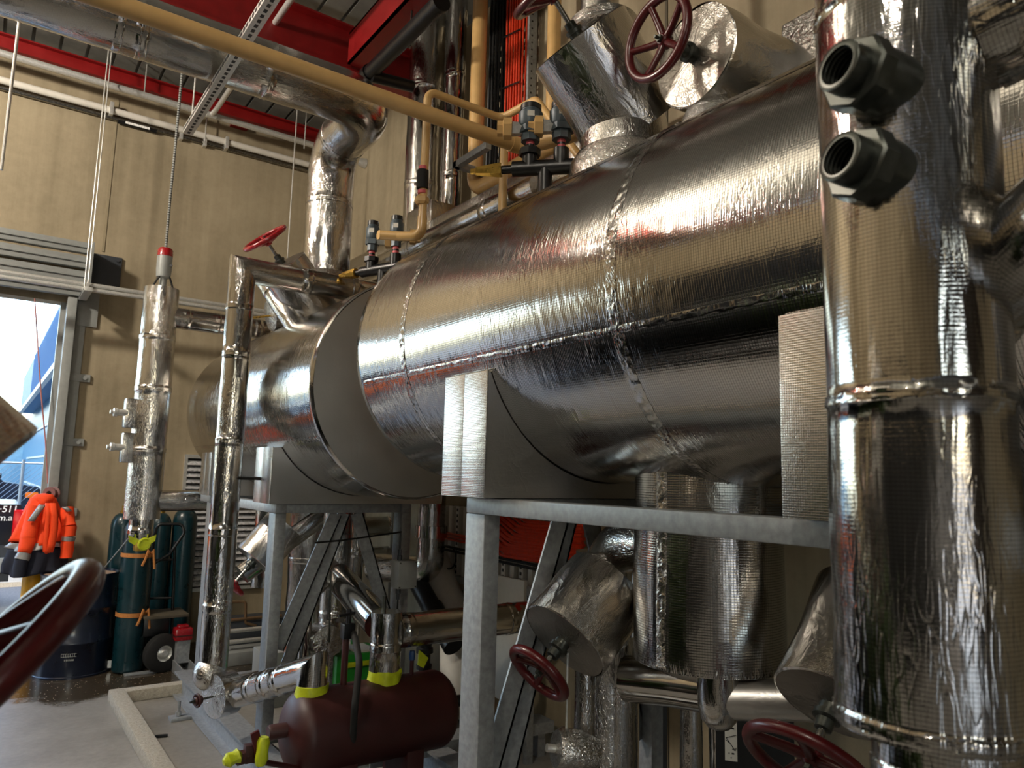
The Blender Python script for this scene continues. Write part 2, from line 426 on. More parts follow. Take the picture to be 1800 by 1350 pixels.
# deep rafter near the corner and the small purlin that meets it
zr = 5.2
a = W(500, 60, Z=5.3); 
struct('beam_rafter', ibeam('b', (-6.4, 6.0, 5.42), (XW, 6.0, 5.42), .18, .43, 0, .018), M['beam_red'])
pq = W(640, 92, Z=5.45); 
m = MB(); m.box((pq.x - .04, 1.0, 5.45), (pq.x + .16, 5.9, 5.47)); m.box((pq.x - .04, 1.0, 5.45), (pq.x - .02, 5.9, 5.75)); m.box((pq.x - .04, 1.0, 5.73), (pq.x + .12, 5.9, 5.75))
struct('beam_purlin', m, M['beam_red'])
# panel joints in the far wall
m = MB()
for px in (205,):
    q = W(px, 200, Y=YW); m.box((q.x - .012, YW - .008, 4.0), (q.x + .012, YW + .02, ZC - .3))
struct('trim_1', m, plain('joint_sealant', '8d8168', .8))
m = MB(); m.box((XW - .006, 6.5, 0), (XW + .02, 6.535, ZC)); m.box((XW - .006, 2.98, 0), (XW + .02, 3.0, ZC)); struct('trim_2', m, plain('joint_dark', '5b5344', .8))
# roller door: jambs, header, seals
m = MB()
m.box((DX1 - .03, YW - .16, 0), (DX1 + .05, YW + .02, DZ + .03), bev=.004); m.box((DX1 + .05, YW - .02, 0), (DX1 + .15, YW + .001, DZ + .1))
m.box((DX1 - .075, YW + .02, 0), (DX1 - .03, YW + .1, DZ)); 
m.box((DX0 - .1, YW - .16, 0), (DX0, YW + .02, DZ + .03), bev=.004)
for z in (1.32, 2.0, 2.64):
    m.box((DX1 + .05, YW - .03, z), (DX1 + .24, YW, z + .075), bev=.003); m.cyl((DX1 + .19, YW - .045, z + .037), (DX1 + .19, YW - .02, z + .037), .02, 10)
struct('door_1', m, M['grey_paint'])
# sectional door curtain stacked under the roof line above the opening
t = thing('overhead_door_curtain', (-1.6, 8.2, DZ), 'grey folded door panels hanging in a stack above the bright doorway', 'door curtain')
for i, (z, h, y) in enumerate(((3.47, .12, 8.28), (3.60, .13, 8.24), (3.74, .13, 8.2), (3.88, .12, 8.16))):
    m = MB(); m.box((DX0, y - .05, z), (DX1 + .09, y + .03, z + h - .012), bev=.008); m.box((DX0, y - .07, z + h * .4), (DX1 + .09, y - .04, z + h * .55), bev=.003); m.build('door_panel', M['grey_paint'], t)
m = MB(); m.box((DX1 + .1, 8.02, 3.45), (DX1 + .13, 8.34, 3.98), bev=.003); m.build('end_plate', M['grey_paint'], t)
m = MB(); m.box((DX1 + .15, YW - .03, 3.6), (DX1 + .42, YW - .001, 3.96), bev=.003)
for x in (.18, .38):
    for z in (3.64, 3.92): m.cyl((DX1 + x, YW - .045, z), (DX1 + x, YW - .03, z), .014, 8)
m.build('bracket_plate', M['dark_grey'], t)
m = MB(); m.box((DX1 + .07, YW - .03, 3.2), (DX1 + .25, YW - .001, 3.55), bev=.003); m.build('bracket_plate', M['grey_paint'], t)
# louvre
t = thing('wall_louvre', (2.1, YW, .55), 'bright horizontal metal louvre low on the far wall behind the gas bottles', 'louvre')
m = MB(); 
for lo, hi in (((1.76, YW - .04, .52), (2.62, YW - .001, .56)), ((1.76, YW - .04, 1.92), (2.62, YW - .001, 1.96)), ((1.76, YW - .04, .56), (1.79, YW - .001, 1.92)), ((2.59, YW - .04, .56), (2.62, YW - .001, 1.92))): m.box(lo, hi)
m.build('frame', M['galv_bright'], t)
m = MB(); m.box((1.79, YW - .004, .56), (2.59, YW - .001, 1.92)); m.build('backing', M['black'], t)
for i in range(21):
    m = MB(); z = .6 + i * .0635; m.bar((1.79, YW - .03, z), (2.59, YW - .03, z), .008, .066, up=(0, .75, .66)); m.build('slat', M['slat'], t)
# bund kerb on the floor
m = MB(); m.box((.975, -2.5, 0), (1.085, 6.62, .09), bev=.012); m.box((1.06, 6.5, 0), (XW, 6.615, .0885), bev=.012); struct('trim_kerb', m, M['kerb'])

# ------------------------------------------------------------------ outside
m = MB(); m.box((-40, YW + .25, -.15), (40, 70, -.03)); struct('ground_outside', m, M['road'])
m = MB(); m.box((-8, YW + .25, -.03), (6, YW + 1.3, .0)); struct('ground_apron', m, M['kerb'])
m = MB(); m.box((-12, 13.6, -.03), (8, 15.2, .04)); struct('kerb_street', m, M['kerb'])
t = thing('added_barrier', (-2.3, 9.3, 0), 'unseen orange barrier added outside the doorway for an orange streak in the near vessel', 'barrier')  # out of view, added for the orange streak mirrored in the foil
m = MB(); m.box((-3.9, 9.25, .72), (-.75, 9.33, 1.05), bev=.02); m.build('board', plain('barrier_orange', 'ff7d2e', .5, 0, .05, 10), t)
for x in (-3.7, -2.3, -.95):
    m = MB(); m.box((x - .05, 9.2, .02), (x + .05, 9.38, .72), bev=.01); m.box((x - .08, 9.0, 0), (x + .08, 9.58, .05), bev=.01); m.build('foot', M['black_plastic'], t)
# neighbouring building: blue clad upper part on a lower wall wrapped in pale sheeting
bx = 1.32
zt = W(112, 528, X=bx); zb_ = W(103, 640, X=bx); yfar = W(45, 640, X=bx).y
t = thing('industrial_building', (bx + 4, 24, 0), 'pale blue clad industrial building seen through the doorway', 'building')
zt2 = EYE.z + 1.86 * bx; 
m = MB(); kz = (zt.z - EYE.z) ; 
zhi = 1.8 + (zt.z - 1.8); zlo = 1.8 + (zb_.z - 1.8)
m.box((bx, 12.2, zlo), (bx + 9, yfar, zhi)); 
for i in range(60):
    y = 12.3 + i * .35
    if y < yfar: m.box((bx - .03, y, zlo), (bx, y + .05, zhi))
m.build('upper_cladding', M['blue_clad'], t)
m = MB(); m.box((bx - .12, 12.1, zlo - .15), (bx, yfar, zlo)); m.build('gutter', M['white_paint'], t)
m = MB(); m.box((bx + .5, 12.6, -.03), (bx + 8.5, yfar + 6, zlo)); m.build('lower_wall', M['wrap'], t)
for i in range(7):
    y = 13 + i * 1.7; m = MB(); m.box((bx + .42, y, 0), (bx + .5, y + .1, zlo)); m.build('post', M['white_paint'], t)
for i in range(3):
    m = MB(); m.box((bx + .44, 12.6, 1.0 + i * 1.1), (bx + .5, yfar, 1.07 + i * 1.1)); m.build('rail', M['white_paint'], t)
t = thing('distant_shed', (-6, 52, 0), 'distant pale shed along the street behind the vehicles', 'building')
m = MB(); m.box((-16, 50, -.03), (2.2, 58, 3.4)); m.build('wall', M['wrap'], t); m = MB(); m.prism([(-16.4, 49.6, 3.4), (2.6, 49.6, 3.4), (-7, 49.6, 4.9)], (0, 9, 0)); m.build('roof', M['blue_clad'], t)
# chain-link fence
t = thing('chain_link_fence', (0, 16, 0), 'chain link fence behind the dark ute', 'fence')
m = MB(); fy = 15.6
for i in range(64):
    x0 = -3.0 + i * .09
    for sg in (-1, 1):
        if x0 + max(0, sg) * 1.75 > 1.27: continue
        a = V((x0, fy, .04)); b = V((x0 + sg * 1.75, fy, 1.79)); m.cyl(a, b, .004, 4)
m.build('mesh', M['fence'], t)
for x in (-3, -1, .62):
    m = MB(); m.cyl((x, fy, -.03), (x, fy, 1.9), .03, 10); m.build('post', M['fence'], t)
m = MB(); m.cyl((-3, fy, 1.84), (1.27, fy, 1.84), .02, 8); m.build('rail', M['fence'], t)

def wheel(parent, c, r, w, ax=(0, 1, 0), k=.62):
    m = MB(); c = V(c); ax = V(ax); m.lathe([(-w / 2, r * k), (-w / 2, r * .88), (-w * .35, r), (w * .35, r), (w / 2, r * .88), (w / 2, r * k)], c, ax, 28, cap=False)
    o = m.build('tyre', M['rubber'], parent); m = MB(); m.lathe([(-w * .4, r * (k + .01)), (-w * .25, r * k * .8), (-w * .3, r * .25), (-w * .5, r * .16), (-w * .5, 0)], c, ax, 20, cap=False); m.lathe([(w * .4, r * (k + .01)), (w * .25, r * k * .8), (w * .3, r * .25), (w * .5, r * .16), (w * .5, 0)], c, ax, 20, cap=False)
    m.build('wheel_rim', M['galv_bright'], o)
def carbody(poly, y0, y1, bev): 
    m = MB(); m.prism([(x, y0 + bev, z) for x, z in poly], (0, y1 - y0 - 2 * bev, 0))
    cx = sum(p[0] for p in poly) / len(poly); cz = sum(p[1] for p in poly) / len(poly)
    ins = [(cx + (x - cx) * .975, cz + (z - cz) * .94) for x, z in poly]
    m.prism([(x, y0, z) for x, z in ins], (0, bev, 0)); m.prism([(x, y1 - bev, z) for x, z in ins], (0, bev, 0)); return m
# the ute parked across the doorway, tail end in view
uy = 10.6
t = thing('utility_truck', (-1.7, uy + .9, 0), 'dark blue ute with white lettering on its tub parked outside the doorway', 'ute')
poly = [(-4.6, .42), (-4.62, .95), (-3.5, 1.12), (-2.95, 1.72), (-1.55, 1.74), (-1.3, 1.36), (.44, 1.33), (.52, 1.2), (.55, .62), (.3, .45), (-.1, .45), (-.2, .75), (-.75, .8), (-.95, .45), (-3.2, .42), (-3.3, .75), (-3.9, .78), (-4.1, .42)]
carbody(poly, uy, uy + 1.75, .05).build('body', M['ute_blue'], t)
m = MB(); m.box((-1.2, uy - .012, .44), (.4, uy + .02, .86), bev=.005); m.build('lower_panel', plain('vehicle_grey', '34373b', .4, .2), t)
m = MB(); m.box((.38, uy - .03, .93), (.56, uy + .05, 1.27), bev=.01); m.build('tail_lamp', M['tail_red'], t)
m = MB(); m.box((.1, uy - .05, .55), (.66, uy + 1.8, .72), bev=.02); m.build('bumper', M['grey_paint'], t)
m = MB(); m.prism([(-2.85, uy + .03, 1.2), (-2.8, uy + .03, 1.62), (-1.7, uy + .03, 1.64), (-1.45, uy + .03, 1.2)], (0, -.006, 0)); m.build('side_window', M['glass_dark'], t)
for cx in (-.47, -3.6): wheel(t, (cx, uy + .14, .37), .37, .24); wheel(t, (cx, uy + 1.6, .37), .37, .24)
def lettering(txt, loc, size, mat, parent, rot=(pi / 2, 0, 0), bold=0.0):
    c = bpy.data.curves.new('lettering', 'FONT'); c.body = txt; c.size = size; c.extrude = .002; c.offset = bold; c.shear = .08; c.align_x = 'RIGHT'
    tmp = bpy.data.objects.new('tmp', c); COL.objects.link(tmp)
    me = bpy.data.meshes.new_from_object(tmp.evaluated_get(bpy.context.evaluated_depsgraph_get())); bpy.data.objects.remove(tmp)
    me.materials.clear(); me.materials.append(mat)
    o = bpy.data.objects.new('lettering', me); COL.objects.link(o); o.location = V(loc); o.rotation_euler = rot
    if parent is not None: o.parent = parent; o.matrix_parent_inverse = world_of(parent).inverted()
    return o
lettering('2\u00b7511', W(31, 900, Y=uy - .006), .105, M['white_text'], t, bold=.0015)
lettering('om.au', W(31, 915, Y=uy - .006), .105, M['white_text'], t, bold=.0015)
# the four-wheel drive farther off
wy = 17.5
t = thing('four_wheel_drive', (-1, wy + .9, 0), 'blue off-road car with an amber corner lamp behind the fence', 'car')
poly = [(-3.4, .5), (-3.45, 1.75), (-3.2, 1.86), (.0, 1.86), (.42, 1.46), (1.0, 1.37), (1.13, 1.15), (1.15, .55), (.95, .5), (.9, .82), (.3, .85), (.15, .5), (-2.2, .5), (-2.3, .85), (-2.9, .85), (-3.0, .5)]
carbody(poly, wy, wy + 1.75, .07).build('body', plain('car_blue', '16253c', .25, .2, .06, 8, coat=.7), t)
m = MB(); m.prism([(-2.2, wy - .004, 1.42), (-2.2, wy - .004, 1.74), (-.1, wy - .004, 1.74), (.2, wy - .004, 1.42)], (0, .05, 0)); m.build('side_window', M['glass_dark'], t)
m = MB(); m.box((.78, wy - .03, 1.16), (1.0, wy + .1, 1.27), bev=.02); m.build('corner_lamp', M['amber'], t)
m = MB(); m.box((.18, wy - .25, 1.42), (.36, wy - .02, 1.64), bev=.03); m.build('mirror', M['black_plastic'], t)
m = MB(); m.box((1.05, wy - .05, .5), (1.25, wy + 1.8, .9), bev=.04); m.build('bull_bar', M['black_plastic'], t)
m = MB(); m.box((-3.0, wy + .1, 1.87), (-.1, wy + 1.6, 1.98), bev=.02); m.build('roof_rack', M['black_plastic'], t)
for cx in (.6, -2.6): wheel(t, (cx, wy + .14, .42), .42, .28); wheel(t, (cx, wy + 1.6, .42), .42, .28)

# ------------------------------------------------------------------ the two insulated vessels
def shell_r(cx, cz, R, amp, y, a): return R + amp * noise.noise(V((cx + R * cos(a), y, cz + R * sin(a))) * 2.2)
def vessel(name, label, cx, cz, R, y0, y1, seamy, dome=None, amp=.0045):
    t = thing(name, (cx, (y0 + y1) / 2, cz - R), label, 'pressure vessel', 'insulated vessels on the steel skid')
    prof = [(0, R - .012), (.012, R)]
    n = int((y1 - y0) / .05)
    prof += [((y1 - y0) * i / n, R) for i in range(1, n)] + [(y1 - y0 - .012, R), (y1 - y0, R - .012)]
    m = MB(); o = V((cx, y0, cz))
    if dome:
        prof = prof[:-2] + [(y1 - y0 + dome * sin(a), R * cos(a)) for a in [pi / 2 * i / 14 for i in range(15)]]
        prof[-1] = (prof[-1][0], .0005)
    m.lathe(prof, o, (0, 1, 0), 160, amp, 2.2, cap=False); m.build('shell', M['foil'], t, 50)
    m = MB(); m.lathe([(.0, .002), (-.012, R * .5), (-.002, R - .013)], o, (0, 1, 0), 96, .006, 3, cap=False); m.build('end_cap', M['dull_foil'], t)
    if not dome:
        m = MB(); m.lathe([(y1 - y0 - .004, R - .013), (y1 - y0 + .004, R * .5), (y1 - y0, .002)], o, (0, 1, 0), 96, .006, 3, cap=False); m.build('end_cap', M['dull_foil'], t)
    for y in seamy:
        m = MB(); rows = []; S = 420
        for i in range(7):
            row = []
            for j in range(S):
                a = 2 * pi * j / S; k = shell_r(cx, cz, R, amp, y, a) + .0012 + (random.uniform(-.0022, .0032) if i not in (0, 6) else random.uniform(-.001, .0))
                row.append(V((cx + k * cos(a), y + (i - 3) * .0075 + random.uniform(-.002, .002), cz + k * sin(a))))
            rows.append(row)
        m.quadgrid(rows, True); m.build('seam_band', M['pipe_foil'], t, 60)
    return t
VN = (2.0, 2.40, .611); VF = (2.0, 2.295, .633)
near = vessel('pressure_vessel', 'large silver foil wrapped vessel filling the middle, nearer of the two', *VN, -.35, 3.21, (1.47, 2.74))
far = vessel('pressure_vessel', 'foil wrapped vessel with a rounded end by the far wall, beyond the dark gap', *VF, 3.71, 6.55, (), dome=.34)
def strip_on(par, v, y0, y1, ang, w, mat='pipe_foil', n=300):
    """a lap of tape lying along the vessel at the angle ang"""
    m = MB(); rows = []
    for i in range(n + 1):
        y = y0 + (y1 - y0) * i / n; row = []
        for k in range(5):
            a = ang + (k - 2) * w / 4 / v[2] + random.uniform(-.001, .001)
            r = shell_r(v[0], v[1], v[2], .0045, y, a) + .0012 + (random.uniform(-.001, .0018) if k not in (0, 4) else random.uniform(-.0012, .0))
            row.append(V((v[0] + r * cos(a), y, v[1] + r * sin(a))))
        rows.append(row)
    m.quadgrid(rows, False); return m.build('lap_tape', M[mat], par, 60)
strip_on(near, VN, -.3, 3.15, pi + radians(17), .022, 'pipe_foil')
strip_on(near, VN, -.3, 3.15, pi - radians(50), .06, 'crinkle')
strip_on(far, VF, 3.75, 6.5, pi + radians(30), .03)
def saddle(par, v, x0, x1, zb, zt, y0, y1):
    R = v[2] + .003; a0 = math.asin((zt - v[1]) / R); pts = [(x0, zb), (x0, zt)]
    A0 = pi - a0; A1 = 2 * pi + a0
    for i in range(41):
        a = A0 + (A1 - A0) * i / 40; pts.append((v[0] + R * cos(a), v[1] + R * sin(a)))
    pts += [(x1, zt), (x1, zb)]
    m = MB(); m.prism([(x, y0 + .004, z) for x, z in pts], (0, y1 - y0 - .008, 0)); m.build('saddle', M['dull_foil'], par)
    for xx, s in ((x0, -1), (x1, 1)):
        for k, (ya, yb) in enumerate(((y0, y0 + (y1 - y0) * .52), (y0 + (y1 - y0) * .52, y1))):
            m = MB(); b = .006 * s
            m.box((min(xx, xx + b), ya, zb), (max(xx, xx + b), yb - .002, zt + .004), bev=.0015); m.build('saddle_face', M['scrim'], par)
saddle(near, VN, 1.42, 2.58, 1.729, 2.17, 2.115, 2.405)
saddle(near, VN, 1.42, 2.58, 1.729, 2.17, .66, .955)
saddle(far, VF, 1.42, 2.6, 1.609, 1.945, 4.41, 4.73)
saddle(far, VF, 1.42, 2.6, 1.609, 1.93, 5.84, 6.14)

# ------------------------------------------------------------------ galvanised skid
sk = thing('steel_skid_frame', (1.97, 3, 0), 'galvanised steel skid frame that carries both foil wrapped vessels', 'frame')
G = M['galv']
def gbox(name, lo, hi, bev=.006): 
    m = MB(); m.box(lo, hi, bev=bev); return m.build(name, G, sk)
def post(x, y, z1): gbox('post', (x, y, .2), (x + .07, y + .125, z1))
for y, z1, zb in ((2.235, 1.665, 1.725), (.52, 1.665, 1.725)):
    for x in (1.5, 2.37): post(x, y, z1)
    gbox('beam', (1.572, y + .02, z1), (2.368, y + .105, zb - .002))
for y, z1, zb in ((4.54, 1.545, 1.605), (6.1, 1.545, 1.605)):
    for x in (1.5, 2.37): post(x, y, z1)
    gbox('beam', (1.572, y + .02, z1), (2.368, y + .105, zb - .002))
for x in (1.5, 2.37):
    gbox('beam', (x, -.6, 1.665), (x + .07, 2.36, 1.725)); gbox('beam', (x, 4.54, 1.545), (x + .07, 6.45, 1.605))
    m = MB(); w = .14; x0 = x - .08; u = .2
    for z in (0.012, .188): m.box((x0, -.8, z - .006), (x0 + w, 6.5, z + .006))
    m.box((x0 + w / 2 - .005, -.8, .018), (x0 + w / 2 + .005, 6.5, .182)); m.build('base_rail', G, sk)
for y in (.1, 3.4, 4.9, 6.3): gbox('cross_rail', (1.50, y, .06), (2.36, y + .07, .16))
def angle_bar(p0, p1, w=.085, t=.009, back=.085):
    """L section lying in a plane Y = const with its second leg pointing away from the viewer"""
    p0, p1 = V(p0), V(p1); d = (p1 - p0).normalized(); s = V((d.z, 0, -d.x)); m = MB(); yv = V((0, 1, 0))
    a = p0; b = p1
    m.prism([a - s * w / 2, a + s * w / 2, b + s * w / 2, b - s * w / 2], yv * t)
    e = s * w / 2
    m.prism([a + e, a + e - s * t, b + e - s * t, b + e], yv * back)
    return m.build('brace', G, sk)
for y, ztop in ((2.29, 1.66), (4.59, 1.54)):
    angle_bar((1.585, y, .72), (1.915, y, ztop)); angle_bar((1.665, y + .03, .62), (1.985, y + .03, ztop))
    angle_bar((2.36, y, .72), (2.06, y, ztop)); 
for y in (5.9, 2.0, 4.2):
    f = MB(); c = (1.34, y); f.box((c[0] - .06, c[1] - .05, 0), (c[0] + .08, c[1] + .05, .025), bev=.006); f.cyl((c[0], c[1], .02), (c[0], c[1], .13), .011, 10); f.cyl((c[0], c[1], .03), (c[0], c[1], .055), .022, 6); f.build('anchor_foot', G, sk)
# ------------------------------------------------------------------ pipework helpers
def handwheel(par, hub, ax, R, mat='red', tube=.0165, dish=.03, spokes=5, rot=.3, inner=0):
    hub = V(hub); ax = V(ax).normalized(); x, y = frame(ax); m = MB()
    m.torus(hub, ax, R - tube, tube, 64, 16, 1.0)
    hb = hub - ax * dish
    m.lathe([(-.02, .012), (-.02, .024), (.014, .022), (.02, .016), (.02, 0)], hb, ax, 20)
    for i in range(spokes):
        a = rot + 2 * pi * i / spokes; d = x * cos(a) + y * sin(a)
        pts = [hb + d * .012, hb + d * (R * .35) + ax * dish * .25, hb + d * (R * .7) + ax * dish * .75, hub + d * (R - tube * 1.6)]
        m.sweep(pts, [.015, .0135, .0125, .013], 10, cap=(False, False))
    o = m.build('handwheel', M[mat], par)
    m = MB(); m.lathe([(0, .013), (.014, .013), (.014, .006), (.03, .006)], hb + ax * .018, ax, 6); m.build('hub_nut', M['dark_steel'], o)
    return o
def valve(name, label, face, ax, Rb, Lb, Ls, Rw, group='insulated hand wheel valves', taper=1.0, dish=.03, rot=.3, mat='red', stem_r=.011, par=None, amp=.004, tube=.0165):
    """insulated slanting bonnet with stem and hand wheel; face = middle of the bonnet end, ax = outwards along the stem"""
    face = V(face); ax = V(ax).normalized()
    t = par or thing(name, face - ax * Lb, label, 'valve', group)
    m = MB(); n = 14
    prof = [(-Lb + Lb * i / n, Rb * (taper + (1 - taper) * i / n)) for i in range(n + 1)]
    prof = [(-Lb - .01, .01)] + prof + [(.004, Rb - .006)]
    m.lathe(prof, face, ax, 72, amp * 2, 6, cap=False); m.build('bonnet', M['foil_b'], t, 45)
    m = MB(); m.lathe([(.004, Rb - .005), (.006, Rb * .6), (.01, .03), (.012, .0)], face, ax, 72, amp * 1.2, 9, cap=False); m.build('bonnet_end', M['crinkle2'], t, 60)
    m = MB(); m.lathe([(.0, .03), (.03, .028), (.03, .036), (.045, .036), (.05, .024), (.075, .022), (.078, .016)], face, ax, 20); m.build('gland', M['dark_steel'], t)
    m = MB(); m.cyl(face + ax * .07, face + ax * Ls, stem_r, 14); m.build('stem', M['steel'], t)
    handwheel(t, face + ax * (Ls + dish * .6), ax, Rw, mat, tube, dish, rot=rot)
    return t
M['foil_b'] = foil('foil_bonnet', gstr=.08, wr=.55, rough=.18, wscale=13, stretch=(1.5, .6), fine=.5, lines=.5, col=(.68, .66, .63))
M['crinkle2'] = foil('foil_bonnet_end', gstr=.05, wr=.9, rough=.3, wscale=12, fine=1.0, col=(.42, .39, .35))
def pipe(par, name, pts, r, mat='pipe_foil', fil=0, seams=None, seg=36, amp=.0022, cap=(True, True), crink=.0014):
    p = fillet(pts, fil) if fil else [V(q) for q in pts]
    L = arclen(p)
    if seams is None: seams = [L * (i + .5) / max(1, int(L / .9)) for i in range(max(1, int(L / .9)))]
    m = MB(); m.sweep(p, r, seg, amp, 7, seams, crink, ds=.045, cap=cap); return m.build(name, M[mat], par, 50)

# ------------------------------------------------------------------ overhead foil pipe with its drop onto the far vessel
t = thing('insulated_pipe', (2.0, 5.26, 2.9), 'thick silver foil pipe crossing overhead and dropping onto the far vessel', 'pipe')
pipe(t, 'pipe_run', [(-3.5, 4.5, 4.325), (2.0, 4.5, 4.345), (2.0, 5.26, 4.32), (2.0, 5.26, 2.85)], .177, fil=.27, seams=[2.55, 3.1, 3.9, 4.02, 4.75, 5.95, 6.5], seg=56, amp=.004, crink=.003)
m = MB(); m.lathe([(-.02, .27), (.28, .25), (.40, .18), (.42, .166)], (2.0, 5.26, 2.9), (0, 0, 1), 40, .008, 6); m.build('base_hood', M['foil_b'], t)
q = W(640, 287, X=3.28); 
t2 = thing('wall_bracket', q, 'small round wall bracket behind the elbow of the thick overhead pipe', 'bracket')
m = MB(); m.lathe([(0, .06), (.05, .05), (.12, .03), (.13, 0)], (3.295, q.y, q.z), (-1, 0, 0), 16); m.build('bracket_body', M['galv_bright'], t2)
# perforated strut under it, with hangers
def strut(name, p0, p1, w, h, label, group, mat='galv_bright', up=(0, 0, 1), pitch=.052, hole=(.018, .03), side=True):
    p0, p1 = V(p0), V(p1); a = (p1 - p0).normalized(); L = (p1 - p0).length; upv = V(up); x = a.cross(upv).normalized()
    t = thing(name, p0, label, 'strut', group)
    m = MB(); m.bar(p0, p1, w, .004, up); 
    m.bar(p0 + x * (w / 2 - .002) + upv * h / 2, p1 + x * (w / 2 - .002) + upv * h / 2, .004, h, up); m.bar(p0 - x * (w / 2 - .002) + upv * h / 2, p1 - x * (w / 2 - .002) + upv * h / 2, .004, h, up)
    m.build('channel', M[mat], t)
    m = MB(); n = int(L / pitch)
    for i in range(n):
        c = p0 + a * (pitch * (i + .5))
        m.bar(c - a * hole[1] / 2 - upv * .0006, c + a * hole[1] / 2 - upv * .0006, hole[0], .0045, up)
        if side and h > .03:
            for s in (-1, 1):
                cc = c + x * s * w / 2 + upv * h * .5; m.bar(cc - a * hole[1] / 2, cc + a * hole[1] / 2, .0045, hole[0], up)
    m.build('slots', M['black'], t); return t
strut('slotted_channel', (.94, 5.19, 4.085), (.94, 1.6, 4.085), .062, .042, 'silver slotted steel channel slung under the overhead pipes', 'slotted steel channels')
t = thing('conduit', (1.63, 8.0, 5.62), 'silver conduit running up the roof beside the slotted channel', 'conduit', 'roof conduits')
p = W(372, 204, Y=8.0)
pipe(t, 'tube', [(p.x, 8.02, p.z + .02), (p.x + .02, 7.9, p.z + .04), (p.x + .05, 2.5, p.z + .06)], .026, 'galv_bright', seams=(), amp=0, seg=14)
m = MB(); m.cyl((p.x - .05, 8.02, p.z + .02), (p.x + .05, 8.02, p.z + .02), .034, 14); m.build('elbow_fitting', M['galv_bright'], t)
# wall conduits
def hrun(name, x0, x1, y, z, r, mat, label, slope=0, clips=()):
    t = thing(name, (x0, y, z), label, 'conduit', 'conduits along the far wall')
    m = MB(); m.cyl((x0, y, z), (x1, y, z + slope), r, 14); m.build('tube', M[mat], t)
    for c in clips:
        q = W(c[0], c[1], Y=y); m = MB(); m.box((q.x - .018, y - r * 1.4, q.z - r * 2.4), (q.x + .018, YW + .0, q.z + r * 1.4), bev=.003); m.build('clip', M['galv_bright'], t)
    return t
a, b = W(0, 92, Y=8.05), W(533, 250, Y=8.05); hrun('conduit', -3, 3.2, 8.05, a.z, .034, 'galv_bright', 'topmost silver pipe along the far wall below the red beam', b.z - a.z)
a, b = W(0, 141, Y=8.33), W(530, 286, Y=8.33); hrun('conduit', -3, 3.2, 8.33, a.z, .036, 'white_paint', 'white conduit along the far wall, second below the red beam', b.z - a.z, ((196, 190), (398, 250)))
a, b = W(0, 155, Y=8.36), W(530, 297, Y=8.36); hrun('conduit', -3, 3.2, 8.36, a.z, .022, 'steel', 'thin bronze pipe just under the white wall conduit', b.z - a.z, ((318, 238), (360, 250)))
tl = thing('pipe_label', (1.0, 8.33, 5.4), 'black and white pipe marker on the thin bronze pipe', 'label')
a, b = W(207, 213, Y=8.36), W(275, 231, Y=8.36); m = MB(); m.cyl((a.x, 8.36, a.z), (b.x, 8.36, b.z), .0235, 14); m.build('band', M['black'], tl)
for i in range(9):
    q = a.lerp(b, .22 + .07 * i); m = MB(); m.box((q.x - .012, 8.334, q.z - .012), (q.x + .012, 8.338, q.z + .012)); m.build('mark', M['white_text'], tl)
for k, (ya, yb, nm) in enumerate(((478, 514, 'upper of two slim silver pipes level with the door head'), (487, 522, 'lower of two slim silver pipes level with the door head'))):
    a, b = W(0, ya, Y=7.85), W(258, yb, Y=7.85); hrun('conduit', -3, 3.25, 7.85, a.z, .021, 'galv_bright', nm, (b.z - a.z) * .5)
q = W(150, 512, Y=7.9)
t = thing('trapeze_bracket', (q.x, 7.9, q.z), 'slotted bracket that holds the two slim pipes beside the door corner', 'bracket')
m = MB(); m.box((q.x - .035, 7.62, q.z - .05), (q.x + .035, 8.1, q.z - .012), bev=.004)
m.build('channel', M['galv_bright'], t)
m = MB()
for i in range(5): m.box((q.x - .037, 7.66 + i * .09, q.z - .04), (q.x + .037, 7.70 + i * .09, q.z - .022))
m.build('slots', M['black'], t)
m = MB(); m.box((q.x - .02, 7.78, q.z - .02), (q.x + .02, 7.92, q.z + .06), bev=.004); m.build('pipe_clamp', M['galv_bright'], t)
def rod(px, py0, py1, y, label, r=.007, top=None):
    a = W(px, py0, Y=y); b = W(px, py1, Y=y)
    z0 = min(a.z, b.z); z1 = top or ZC; x = (a.x + b.x) / 2
    m = MB(); m.cyl((x, y, z0), (x, y, z1), r, 8); o = m.build('hanger_rod', M['galv_bright']); tag(o, label, 'rod', 'threaded hanger rods'); return o
xq = q.x
for dy, dx, lb in ((7.78, -.022, 'left one of the paired hanger rods above the door corner bracket'), (7.94, .018, 'right one of the paired hanger rods above the door corner bracket')):
    m = MB(); m.cyl((xq + dx, dy, q.z - .03), (xq + dx, dy, ZC), .006, 8); tag(m.build('hanger_rod', M['galv_bright']), lb, 'rod', 'threaded hanger rods')
rod(8, 300, 205, 5.2, 'hanger rod at the far left of the picture, under the thick overhead pipe', .009)
rod(256, 168, 110, 8.06, 'short hanger rod on the topmost wall pipe, below the roof')
rod(340, 205, 150, 6.2, 'hanger rod just left of the far end of the slotted channel')
rod(362, 250, 200, 8.3, 'short hanger rod holding the thin bronze pipe under the channel')
rod(512, 455, 250, 7.2, 'long hanger rod just left of the thick drop pipe')
rod(537, 262, 190, 7.6, 'hanger rod touching the left edge of the thick drop pipe elbow')
t = thing('red_plate', W(418, 226, Y=8.36), 'small red rectangular plate high on the far wall', 'plate')
a, b = W(405, 218, Y=8.37), W(434, 230, Y=8.37); m = MB(); m.box((a.x, 8.33, b.z), (b.x, YW, a.z), bev=.004); m.build('plate', M['beam_red'], t)

